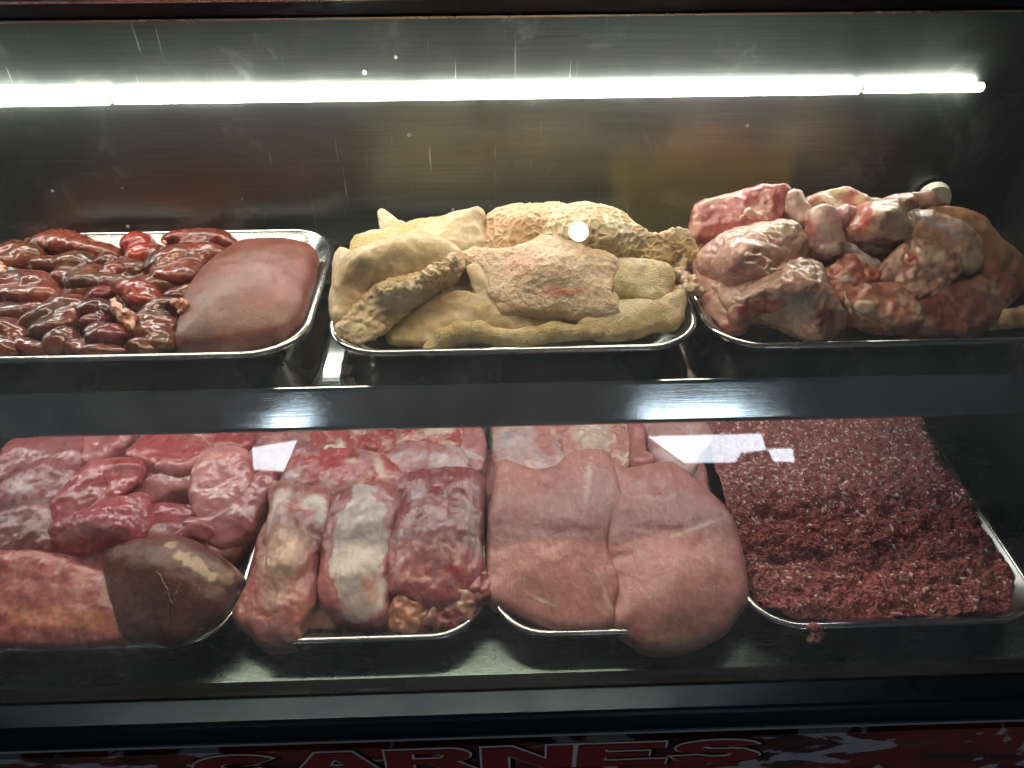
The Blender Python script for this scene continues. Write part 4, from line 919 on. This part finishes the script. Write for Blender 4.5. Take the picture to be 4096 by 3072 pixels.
A4('large red front muscle with orange fat streaks at the near rim', 'meat', 'meat_cut', [Slab('4', [(-40, 970, .605), (150, 930, .607), (300, 925, .607), (500, 985, .603), (680, 1050, .599), (770, 1100, .596), (830, 1290, .583), (860, 1450, .573), (500, 1470, .572), (0, 1480, .572), (-60, 1480, .572)], 0, 0, .06)], (0.36, 0.085, 0.075), layers=(((0.48, 0.16, 0.12), 14, 0, .5, .7), (MUSD, 12, .1, .5, .6)), patches=[Patch(520, 1260, .59, 340, 50, -5, (0.55, 0.20, 0.10), .6, .8, .5), Patch(380, 1060, .605, 300, 60, -10, (0.46, 0.16, 0.15), .6, .7)])
A4('dull purplish flesh fold left of the glossy lobe', 'meat', 'meat_fold', [Slab('4', [(-40, 720, .602), (150, 640, .608), (330, 640, .606), (370, 800, .597), (340, 910, .591), (200, 960, .589), (-40, 960, .588)], 0, 0, .05)], (0.30, 0.10, 0.10), layers=LL[:1] + ((MUSD, 14, .1, .5, .6),), patches=[Patch(140, 890, .592, 40, 30, 45, (0.52, 0.38, 0.26), .4, .8)])
A4('shaded pink flesh sheet beneath the lobes', 'meat', 'meat_fold', [Slab('4', [(200, 920, .588), (700, 890, .592), (1100, 700, .597), (1500, 800, .58), (1400, 950, .575), (800, 1060, .577), (600, 1050, .578), (400, 1000, .58)], 0, 0, .04)], (0.34, 0.09, 0.09), layers=LL, res=.003)
A4('thin raw lung flap folded back over the red lung', 'lung', 'lung_flap', [Slab('4', [(650, 372, .650), (760, 332, .655), (880, 330, .655), (900, 385, .648), (862, 455, .64), (770, 520, .634), (650, 600, .628), (560, 655, .622), (590, 590, .63), (690, 480, .636)], 0, 0, .009, edge=.8, Rr=.006, k=.004, grow=.001, ctrl=[(780, 420, .640)])], (0.50, 0.11, 0.11), 'lung', layers=LL, res=.0016, disp=((30, .003), (110, .0006)))
A4('curled pale membrane edge along the far lung flap', 'lung', 'lung_flap', [Slab('4', [(990, 350, .638), (1040, 300, .645), (1180, 325, .643), (1330, 240, .645), (1325, 310, .638), (1220, 375, .63), (1080, 392, .628)], 0, 0, .012, edge=.7, Rr=.008, k=.005, grow=.001, ctrl=[(1150, 355, .64)])], (0.58, 0.20, 0.19), 'lung', layers=LL, res=.0016)
A4('loose red tissue strip above the heart', 'lung', 'lung_flap', [Slab('4', [(1075, 800, .612), (1150, 730, .62), (1250, 690, .62), (1360, 740, .612), (1310, 810, .606), (1200, 780, .61), (1120, 830, .607)], 0, 0, .012, edge=.7, Rr=.008, k=.005, grow=.001)], (0.46, 0.10, 0.10), 'lung', layers=LL, res=.0016)
A4('bottom layer of lung flesh in the lung tray', 'lung', 'lung', [Slab('4', [(-40, 500, .585), (300, 250, .585), (1500, 200, .585), (1600, 500, .577), (1450, 800, .57), (700, 850, .57), (-40, 850, .57)], 0, 0, .04)], (0.36, 0.09, 0.09), 'lung', layers=LL, res=.003)

# ---- lower tray 2: bone-in beef
A5 = lambda *a, **k_: low('5', *a, **k_)
ML = ((FATP, 20, .18, .34, .6), (MUSD, 12, .1, .6, .5), (MEM, 12, .2, .5, .4))
bp_ = A5('raw beef piece with a round cut marrow bone under the shelf edge', 'meat', 'beef_cut', [Slab('5', [(545, 210, .61), (600, 130, .615), (780, 120, .616), (775, 340, .605), (690, 365, .602), (560, 340, .603)], 0, 0, .05)], (0.42, 0.09, 0.09), layers=ML, patches=[Patch(710, 270, .61, 36, 40, 0, BONE, .4)])
flesh('marrow_bone', None, None, '5', [Ell('5', 636, 300, .628, 46, 36, -5, 24)], M['fat'], (0.72, 0.62, 0.47), res=.0013, disp=((60, .001),), patches=[Patch(634, 298, .634, 20, 14, 0, (0.14, 0.05, 0.03), .4, 1, .2)], parent=bp_)
A5('grey pink beef end behind the column of fat', 'meat', 'beef_cut', [Slab('5', [(170, 280, .595), (330, 180, .605), (550, 170, .612), (550, 350, .60), (430, 400, .594), (330, 480, .588), (250, 480, .585)], 0, 0, .045)], (0.36, 0.13, 0.14), layers=ML)
A5('marbled red beef slab with white fat seams under the shelf edge', 'meat', 'beef_cut', [Slab('5', [(760, 200, .612), (800, 120, .616), (1230, 100, .618), (1400, 120, .616), (1420, 290, .607), (1320, 390, .602), (1120, 430, .6), (950, 370, .603), (790, 345, .604)], 0, 0, .055)], (0.40, 0.065, 0.06), layers=ML, disp=((22, .004), (60, .004), (30, -.004)), patches=[Patch(1290, 175, .615, 110, 45, 5, (0.68, 0.56, 0.44), .4), Patch(1090, 230, .617, 50, 14, 25, FAT, .4), Patch(1350, 250, .61, 60, 18, -20, FAT, .4, .9)])
A5('long red beef strip lying across the three columns', 'meat', 'beef_strip', [Slab('5', [(355, 520, .602), (440, 385, .61), (640, 352, .612), (850, 365, .611), (970, 370, .61), (1080, 440, .605), (1110, 500, .602), (1040, 555, .598), (800, 575, .597), (650, 600, .595), (520, 565, .597), (380, 545, .599)], 0, 0, .05)], (0.44, 0.065, 0.065), layers=((MUSD, 18, .1, .5, .6), (MEM, 20, .15, .4, .45), (FATP, 40, .3, .45, .6)), patches=[Patch(410, 470, .608, 40, 60, -30, MEM, .5, .8), Patch(640, 560, .6, 70, 22, 0, FAT, .4), Patch(950, 400, .612, 30, 60, 20, FAT, .4, .9), Patch(800, 360, .613, 50, 18, 0, FAT, .4)])
A5('silvery membrane covered beef flap at the tray side', 'meat', 'beef_cut', [Slab('5', [(950, 375, .612), (1120, 295, .617), (1300, 310, .615), (1430, 350, .612), (1450, 455, .605), (1280, 470, .603), (1120, 495, .602), (1000, 500, .602)], 0, 0, .045)], (0.46, 0.21, 0.20), layers=((MEM, 20, -.1, .3, .75), (MUS, 22, .2, .4, .7)), patches=[Patch(1070, 330, .618, 70, 30, 25, MEM, .4, .8), Patch(960, 440, .61, 24, 70, 10, FAT, .4)])
A5('pink beef edge with a white band pressed against the tray side', 'meat', 'beef_cut', [Slab('5', [(1415, 240, .612), (1490, 170, .616), (1550, 240, .612), (1558, 340, .606), (1545, 450, .6), (1490, 450, .6), (1430, 340, .606)], 0, 0, .05)], (0.48, 0.19, 0.19), layers=((MEM, 20, .1, .4, .5),), patches=[Patch(1490, 320, .612, 80, 20, -20, (0.70, 0.58, 0.52), .3)])
A5('column of beef with lumpy cream fat and a white patch', 'meat', 'beef_cut', [Slab('5', [(285, 580, .612), (330, 535, .615), (440, 558, .614), (600, 578, .613), (642, 615, .61), (635, 760, .603), (595, 900, .597), (550, 1060, .59), (530, 1180, .585), (470, 1330, .578), (440, 1400, .573), (430, 1470, .567), (260, 1490, .564), (180, 1420, .568), (105, 1340, .572), (115, 1250, .577), (180, 1080, .587), (215, 940, .595), (245, 820, .602), (300, 700, .608)], 0, 0, .05, edge=.55, ctrl=[(400, 900, .607), (350, 1150, .593)]),
    Caps('5', [(330, 600, .628, 50), (350, 720, .622, 60), (360, 880, .617, 110), (370, 1000, .61, 110)])], (0.44, 0.14, 0.12), k=.02, disp=((12, .005), (40, .0014), (24, -.0008), (130, .0006), (75, .0014, (1, .22, 1))),
    layers=((MUSD, 10, .15, .6, .4), (FATP, 14, .15, .5, .4)), patches=[Patch(370, 900, .62, 140, 150, 0, (0.66, 0.42, 0.32), .3), Patch(340, 640, .625, 60, 110, -10, (0.66, 0.46, 0.36), .4), Patch(560, 610, .615, 85, 50, -10, (0.74, 0.66, 0.52), .3), Patch(600, 690, .61, 30, 80, 0, (0.72, 0.62, 0.50), .35), Patch(320, 1130, .60, 90, 80, 30, (0.60, 0.36, 0.28), .5, .8), Patch(520, 690, .615, 60, 50, 0, (0.36, 0.07, 0.07), .4, .8), Patch(300, 1400, .575, 130, 90, 0, (0.24, 0.09, 0.09), .6, .7), Patch(500, 1280, .58, 50, 80, 10, (0.5, 0.17, 0.10), .4)])
A5('middle beef column sheathed in smooth white membrane', 'meat', 'beef_cut', [Slab('5', [(675, 620, .61), (760, 575, .613), (950, 548, .614), (1045, 600, .61), (1055, 690, .606), (1010, 850, .599), (978, 1000, .592), (975, 1150, .586), (978, 1310, .578), (920, 1355, .575), (760, 1330, .576), (650, 1270, .579), (600, 1190, .583), (598, 1000, .592), (618, 820, .6), (650, 690, .606)], 0, 0, .05, edge=.65, Rr=.022, k=.006, ctrl=[(820, 800, .614), (820, 1100, .6)])], (0.40, 0.11, 0.105), disp=((14, .003), (50, .0009), (75, .0014, (1, .22, 1))),
    layers=((MUSD, 16, .2, .5, .4),), patches=[Patch(815, 860, .615, 160, 340, 2, (0.66, 0.56, 0.50), .05, .95, .22, 40), Patch(830, 1180, .595, 140, 150, 0, (0.58, 0.45, 0.41), .08, .9, .25, 40), Patch(900, 1130, .595, 50, 90, 20, (0.55, 0.20, 0.15), .4, .7), Patch(800, 660, .613, 50, 30, -35, (0.42, 0.16, 0.16), .4, .7), Patch(820, 850, .615, 150, 30, 0, (0.70, 0.58, 0.53), .5, .6), Patch(690, 1220, .583, 60, 50, 0, (0.38, 0.10, 0.10), .5, .7)])
A5('thick purple red beef column veined with silver skin', 'meat', 'beef_cut', [Slab('5', [(1045, 560, .609), (1140, 490, .615), (1300, 470, .616), (1480, 468, .615), (1560, 545, .609), (1535, 700, .603), (1532, 900, .595), (1545, 1080, .587), (1500, 1200, .58), (1330, 1260, .578), (1150, 1230, .58), (1020, 1180, .583), (1000, 960, .594), (1045, 770, .603), (1075, 640, .608)], 0, 0, .055, edge=.6, ctrl=[(1250, 850, .614), (1250, 650, .618)])], (0.30, 0.055, 0.065), disp=((12, .004), (50, .0010), (20, -.0006), (75, .0014, (1, .22, 1))),
    layers=((MEM, 26, .15, .5, .3), (MUSD, 14, .2, .5, .5)), patches=[Patch(1180, 560, .617, 75, 70, -10, (0.50, 0.38, 0.40), .3, .9), Patch(1120, 710, .61, 30, 120, -25, (0.56, 0.36, 0.27), .4, .9), Patch(1300, 650, .617, 130, 22, -25, (0.52, 0.32, 0.28), .4, .8), Patch(1240, 830, .617, 170, 120, 10, (0.40, 0.16, 0.175), .5, .8), Patch(1380, 1010, .6, 100, 40, 10, (0.30, 0.03, 0.035), .4, .9), Patch(1480, 560, .614, 70, 80, 0, (0.26, 0.03, 0.035), .4, .9), Patch(1490, 720, .605, 45, 120, 5, (0.48, 0.27, 0.22), .4, .8)])
A5('orange fat lump below the purple red column', 'fat', 'fat_lump', [Slab('5', [(1000, 1380, .566), (1010, 1270, .573), (1090, 1190, .579), (1230, 1220, .577), (1220, 1330, .57), (1120, 1410, .564)], 0, 0, .045)], (0.50, 0.21, 0.12), 'fat', disp=((30, .006), (80, .003)), layers=((MUS, 26, .1, .4, .7),))
A5('dark red ragged trimmings in the near corner of the beef tray', 'meat', 'meat_scrap', [Slab('5', [(1210, 1340, .566), (1230, 1200, .577), (1400, 1090, .586), (1545, 1040, .589), (1565, 1180, .58), (1500, 1280, .572), (1380, 1370, .565)], 0, 0, .045)], (0.26, 0.045, 0.04), disp=((30, .006), (80, .004)), layers=((FATP, 30, .1, .35, .7),), patches=[Patch(1350, 1170, .585, 60, 50, 20, (0.52, 0.28, 0.16), .4), Patch(1460, 1230, .58, 50, 26, -45, (0.58, 0.36, 0.22), .4), Patch(1420, 1120, .587, 22, 50, 10, FAT, .4)])
A5('small round dark red meat knob over the tray edge', 'meat', 'meat_scrap', [Ell('5', 1515, 1145, .597, 60, 52, 10, 50), Ell('5', 1500, 1085, .60, 60, 50, 10, 45)], (0.30, 0.05, 0.055), disp=((40, .003),), layers=((MEM, 20, .2, .5, .5),))
A5('bottom layer of beef between the columns', 'meat', 'beef_cut', [Slab('5', [(330, 560, .59), (1000, 300, .597), (1450, 350, .59), (1480, 1000, .565), (1350, 1300, .556), (700, 1370, .553), (350, 1350, .554), (400, 900, .573)], 0, 0, .035)], (0.24, 0.05, 0.045), layers=ML, res=.003)

# ---- lower tray 3: pork slabs
A6 = lambda *a, **k_: low('6', *a, **k_)
PORK = (0.50, 0.205, 0.185)
PL = (((0.50, 0.23, 0.20), 10, -.1, .5, .7), ((0.43, 0.16, 0.14), 14, .1, .5, .5))
A6('smooth pink pork slab overlapping its twin, reaching over the beef tray', 'meat', 'pork_slab', [Slab('6', [(222, 408, .622), (330, 420, .621), (430, 458, .62), (560, 440, .621), (640, 365, .625), (750, 338, .627), (850, 350, .626), (890, 400, .623), (935, 530, .617), (962, 630, .611), (905, 740, .605), (865, 880, .599), (885, 980, .594), (930, 1100, .588), (930, 1180, .583), (905, 1260, .578), (880, 1380, .569), (720, 1405, .567), (500, 1380, .568), (320, 1295, .572), (150, 1215, .576), (148, 1100, .583), (158, 800, .6), (195, 600, .612)], 0, 0, .044, edge=.75, Rr=.022, k=.009, grow=.003, ctrl=[(500, 700, .617), (550, 1000, .606), (750, 600, .619)], n=5)], PORK, 'pork', disp=((9, .0035), (30, .0011), (120, .0004)), layers=PL,
   patches=[Patch(520, 755, .615, 420, 16, -1, (0.40, 0.15, 0.14), .7, .8), Patch(740, 500, .62, 18, 130, -12, (0.72, 0.52, 0.44), .5, .8, .8, 120), Patch(880, 640, .612, 55, 100, 10, (0.50, 0.27, 0.23), .4, .7), Patch(490, 1190, .59, 70, 9, -20, (0.76, 0.60, 0.48), .5, .9, .5, 100), Patch(300, 520, .62, 150, 110, 0, (0.52, 0.215, 0.16), .6, .7), Patch(860, 1170, .588, 14, 110, 22, (0.70, 0.48, 0.40), .5, .8, .6, 100)], res=.0022, grooves=[([(150, 745, .62), (300, 748, .62), (520, 760, .62), (700, 775, .62), (830, 760, .62)], .005, .0010), ([(900, 400, .63), (840, 520, .63), (850, 640, .62), (900, 740, .61)], .006, .0012), ([(600, 560, .625), (720, 700, .62)], .008, .0012)])
A6('rounded pink pork slab bulging over the near rim beside the ground meat', 'meat', 'pork_slab', [Slab('6', [(885, 425, .617), (1000, 440, .617), (1200, 408, .62), (1300, 430, .618), (1450, 560, .612), (1580, 690, .606), (1655, 870, .598), (1690, 1050, .59), (1692, 1200, .582), (1650, 1300, .576), (1560, 1420, .569), (1400, 1490, .564), (1230, 1525, .561), (1080, 1505, .561), (1000, 1440, .566), (915, 1370, .569), (920, 1200, .578), (850, 950, .593), (880, 760, .603), (900, 560, .611)], 0, 0, .048, edge=.7, Rr=.03, k=.012, grow=.003, ctrl=[(1250, 600, .619), (1350, 850, .612), (1300, 1100, .602), (1250, 1300, .59)], n=5)], (0.49, 0.20, 0.185), 'pork', disp=((9, .004), (30, .0011), (120, .0004)), layers=PL,
   patches=[Patch(1400, 730, .612, 170, 9, 14, (0.72, 0.52, 0.42), .6, .9, .6, 90), Patch(1393, 712, .614, 24, 14, 0, (0.76, 0.66, 0.56), .4), Patch(1200, 1440, .572, 200, 55, 5, (0.52, 0.30, 0.17), .5, .7), Patch(1020, 1380, .575, 60, 100, 0, (0.36, 0.11, 0.10), .6, .8), Patch(1610, 1310, .578, 40, 90, -30, (0.44, 0.22, 0.14), .5, .8, .6), Patch(1060, 560, .615, 90, 14, -5, (0.70, 0.50, 0.42), .6, .7, .8, 130), Patch(1200, 690, .612, 300, 22, 4, (0.42, 0.165, 0.145), .7, .6)], res=.0022, grooves=[([(920, 740, .615), (1100, 755, .618), (1260, 755, .62), (1400, 712, .62), (1570, 690, .61)], .004, .0009), ([(880, 935, .605), (1000, 920, .61)], .006, .003), ([(1480, 900, .61), (1560, 960, .605), (1650, 940, .6)], .005, .001), ([(960, 1380, .575), (1040, 1300, .585), (1060, 1500, .57)], .007, .002)])
A6('white sinew torn loose in the gap between the two pork slabs', 'fat', 'sinew', [Caps('6', [(885, 880, .606, 8), (915, 840, .609, 12), (935, 805, .611, 14), (925, 785, .612, 7)])], (0.66, 0.48, 0.38), 'fat', res=.0012, disp=((80, .002),))
A6('pale membrane covered pork behind the smooth slab', 'meat', 'pork_cut', [Slab('6', [(195, 200, .612), (230, 110, .617), (430, 100, .618), (540, 190, .613), (580, 330, .606), (650, 390, .603), (560, 470, .598), (430, 500, .597), (300, 470, .598), (208, 410, .602)], 0, 0, .05, Rr=.035)], (0.58, 0.36, 0.32), layers=((MEM, 14, -.2, .3, .8), (PNK, 18, .15, .4, .7)), patches=[Patch(490, 230, .613, 60, 130, 15, (0.50, 0.20, 0.18), .4, .9), Patch(400, 370, .608, 14, 90, -5, (0.70, 0.45, 0.35), .5, .8), Patch(270, 230, .615, 60, 70, 0, (0.52, 0.44, 0.46), .5, .8)])
A6('fat streaked pork piece wedged between its neighbours under the shelf', 'meat', 'pork_cut', [Slab('6', [(520, 160, .613), (600, 90, .618), (920, 80, .618), (985, 300, .608), (975, 420, .6), (880, 440, .598), (740, 390, .602), (640, 370, .603), (570, 300, .607)], 0, 0, .05, Rr=.035)], (0.52, 0.23, 0.19), layers=((FAT, 22, 0, .35, .8),), disp=((22, .005), (60, .004), (26, -.003)), patches=[Patch(770, 220, .615, 120, 90, 0, (0.66, 0.54, 0.44), .4, .8), Patch(800, 330, .61, 150, 28, -5, (0.68, 0.42, 0.36), .4, .8), Patch(600, 230, .612, 50, 80, 20, (0.48, 0.19, 0.17), .4, .9)])
A6('pink pork strip with a curled end beside the fat streaked piece', 'meat', 'pork_strip', [Caps('6', [(1020, 110, .613, 70), (1040, 220, .61, 66), (1050, 310, .606, 64), (1060, 380, .602, 66)]), Caps('6', [(1060, 400, .605, 40), (1130, 350, .61, 36)])], (0.50, 0.20, 0.18), layers=((PNK, 20, .1, .4, .6),), k=.006)
A6('membrane covered pork at the tray edge next to the ground meat', 'meat', 'pork_cut', [Slab('6', [(1110, 110, .612), (1330, 100, .613), (1480, 240, .606), (1420, 380, .6), (1360, 480, .595), (1220, 440, .597), (1140, 320, .604)], 0, 0, .05, Rr=.035)], (0.52, 0.30, 0.28), layers=((MEM, 18, -.1, .3, .8),))
A6('bottom layer of pork in the slab tray', 'meat', 'pork_cut', [Slab('6', [(230, 250, .59), (1250, 230, .59), (1500, 700, .572), (1500, 1150, .553), (1250, 1280, .552), (420, 1230, .552), (230, 900, .565)], 0, 0, .035, Rr=.03)], PORK, 'pork', res=.003)

# ---- lower tray 4: ground meat, a loose crumbly mass
rg = np.random.RandomState(11)
gx, gy = np.meshgrid(np.linspace(.337, .712, 330), np.linspace(.578, 1.022, 390), indexing='ij')
Q2 = np.c_[gx.ravel(), gy.ravel(), np.zeros(gx.size)]
qx = np.maximum(np.abs(Q2[:, 0] - .5245) - .1215, 0); qy = np.maximum(np.abs(Q2[:, 1] - .80) - .156, 0); ql = np.sqrt(qx ** 2 + qy ** 2)
sc_ = np.where(ql > .066, .066 / np.maximum(ql, 1e-9), 1.0)
Q2[:, 0] -= np.sign(Q2[:, 0] - .5245) * qx * (1 - sc_); Q2[:, 1] -= np.sign(Q2[:, 1] - .80) * qy * (1 - sc_)
def rr_e(x, y, r=.066):
    qx = np.abs(x - .5245) - .1875 + r; qy = np.abs(y - .80) - .222 + r
    return -(np.sqrt(np.maximum(qx, 0) ** 2 + np.maximum(qy, 0) ** 2) + np.minimum(np.maximum(qx, qy), 0) - r)
def gz(P):
    x, y = P[:, 0], P[:, 1]
    e = rr_e(x, y)
    yy = y + .025 * fbm(P * 14, 3)
    z = .578 + .018 * sstep(.74, .79, yy) + .010 * sstep(.655, .69, yy + .012 * fbm(P * 22 + 5, 2)) + .006 * sstep(.9, .97, yy)
    z = z + (.016 - .009 * sstep(.74, .80, yy)) * fbm(P * [14, 24, 20] + 9, 3) + .006 * fbm(P * 60, 3) + .0022 * fbm(P * 210 + 4, 3)
    z -= .016 * sstep(0, .03, x - .62 - .25 * (y - .6)) * sstep(.75, .85, y)
    wob = .006 * fbm(P * 30 + 2, 2)
    return z - .005 * (1 - sstep(.0, .024, e + wob)) ** 1.5
Zg = gz(Q2)
V = Q2.copy(); V[:, 2] = Zg; V[:, 0] = .5245 + (V[:, 0] - .5245) * .985; V[:, 1] = .80 + (V[:, 1] - .80) * .975
n0, n1 = gx.shape
idx = np.arange(n0 * n1).reshape(n0, n1)
Fq = np.stack([idx[:-1, :-1].ravel(), idx[1:, :-1].ravel(), idx[1:, 1:].ravel(), idx[:-1, 1:].ravel()], 1)
Vb = V.copy(); Vb[:, 2] = .540; Vb[:, 0] = .5245 + (Vb[:, 0] - .5245) * .70; Vb[:, 1] = .80 + (Vb[:, 1] - .80) * .74
bnd = np.r_[idx[:, 0], idx[-1, 1:], idx[-2::-1, -1], idx[0, -2:0:-1]]
side = np.stack([bnd, bnd + len(V), np.roll(bnd, -1) + len(V), np.roll(bnd, -1)], 1)
bk_ = np.r_[sstep(.73, .82, V[:, 1]), np.zeros(len(V))][:, None]; cg = np.array([.30, .068, .062]) * (1 - bk_) + np.array([.40, .15, .15]) * bk_
gm = mesh_obj('ground_meat', np.r_[V, Vb], np.r_[Fq, Fq[:, ::-1] + len(V), side], M['ground'], None, True, cg)
tag(gm, 'crumbled heap of red ground meat flecked with white fat', 'ground meat')
NG = 17000
px_, py_ = rg.uniform(.342, .708, NG), rg.uniform(.582, 1.02, NG)
keep = rr_e(px_, py_) > .003; px_, py_ = px_[keep], py_[keep]; NG = len(px_)
G0 = np.c_[px_, py_, np.zeros(NG)]
z0 = gz(G0)
G0[:, 2] = z0
eps = .002
nx_ = -(gz(G0 * [1, 1, 0] + [eps, 0, 0]) - gz(G0 * [1, 1, 0])) / eps; ny_ = -(gz(G0 * [1, 1, 0] + [0, eps, 0]) - gz(G0 * [1, 1, 0])) / eps
NR = np.c_[nx_, ny_, np.ones(NG)]; NR /= np.linalg.norm(NR, axis=1)[:, None]
G0[:, 0] = .5245 + (G0[:, 0] - .5245) * .985; G0[:, 1] = .80 + (G0[:, 1] - .80) * .975
tmp = rg.normal(size=(NG, 3)); T1 = tmp - (tmp * NR).sum(1)[:, None] * NR; T1 += NR * rg.normal(0, .35, NG)[:, None]; T1 /= np.linalg.norm(T1, axis=1)[:, None]
T2 = np.cross(NR, T1); T2 /= np.linalg.norm(T2, axis=1)[:, None]; T3 = np.cross(T1, T2)
ln = rg.uniform(.0016, .0046, NG); rd = rg.uniform(.0010, .0024, NG); bend = rg.normal(0, .0014, NG)
K = 5
rings = [(-1.0, .35), (-.55, 1.0), (.0, 1.05), (.55, .95), (1.0, .3)]
vv, ff = [], []
for s_, rr in rings:
    ctr = G0 + NR * (rd * (-.15 - .4 * sstep(.76, .82, py_)))[:, None] + T1 * (ln * s_)[:, None] + T2 * (bend * (1 - s_ * s_) * 2)[:, None]
    for a in range(K):
        th = 2 * math.pi * a / K
        vv.append(ctr + (T2 * math.cos(th) + T3 * math.sin(th)) * (rd * rr)[:, None])
vv = np.stack(vv, 1)                       # NG, 25, 3
base = np.arange(NG)[:, None] * (K * len(rings))
for r_ in range(len(rings) - 1):
    for a in range(K):
        q = np.array([r_ * K + a, r_ * K + (a + 1) % K, (r_ + 1) * K + (a + 1) % K, (r_ + 1) * K + a])
        ff.append(base + q)
ff = np.stack(ff, 1).reshape(-1, 4)
u = rg.uniform(size=NG)
fatty = .06 + .12 * sstep(.72, .82, py_) * (1 - .5 * sstep(.95, 1.0, py_))
cb = np.where((u < fatty)[:, None], np.array([.64, .46, .40]), np.where((u < fatty + .25)[:, None], np.array([.36, .10, .088]), np.where((u > .88)[:, None], np.array([.24, .045, .042]), np.array([.30, .070, .064]))))
cb = cb * rg.uniform(1.05, 1.6, (NG, 1)) * [1.0, 1.12, 1.18]; bk = sstep(.73, .82, py_)[:, None]; cb = cb * (1 - .45 * bk * (u >= fatty)[:, None]) + np.array([.37, .14, .13]) * .45 * bk * (u >= fatty)[:, None]
cb = np.repeat(cb, K * len(rings), axis=0)
flesh('meat_lump', 'small lump of ground meat drooping over the near tray rim', 'meat', '7', [Ell('7', 805, 1385, .584, 42, 24, 0, 30), Ell('7', 820, 1430, .574, 30, 30, 0, 22), Ell('7', 790, 1450, .570, 20, 22, 0, 18)], M['ground'], (0.26, 0.045, 0.04), res=.0012, disp=((90, .003), (260, .002)), layers=(((.5, .3, .26), 120, .2, .4, .7),))
gr = mesh_obj('meat_crumbs', vv.reshape(-1, 3), ff, M['ground'], None, True, cb)
gr.parent = gm; gr['kind'] = 'stuff'
flesh('meat_scrap', 'tiny shred of meat stuck to the shelf lip', 'meat', 'f', [Caps('f', [(678, 914, .7925, 4), (690, 911, .795, 6), (702, 914, .7925, 4)])], M['muscle'], (0.45, 0.22, 0.2), res=.0008, disp=((200, .0015),))
print('flesh triangles', TRI[0])
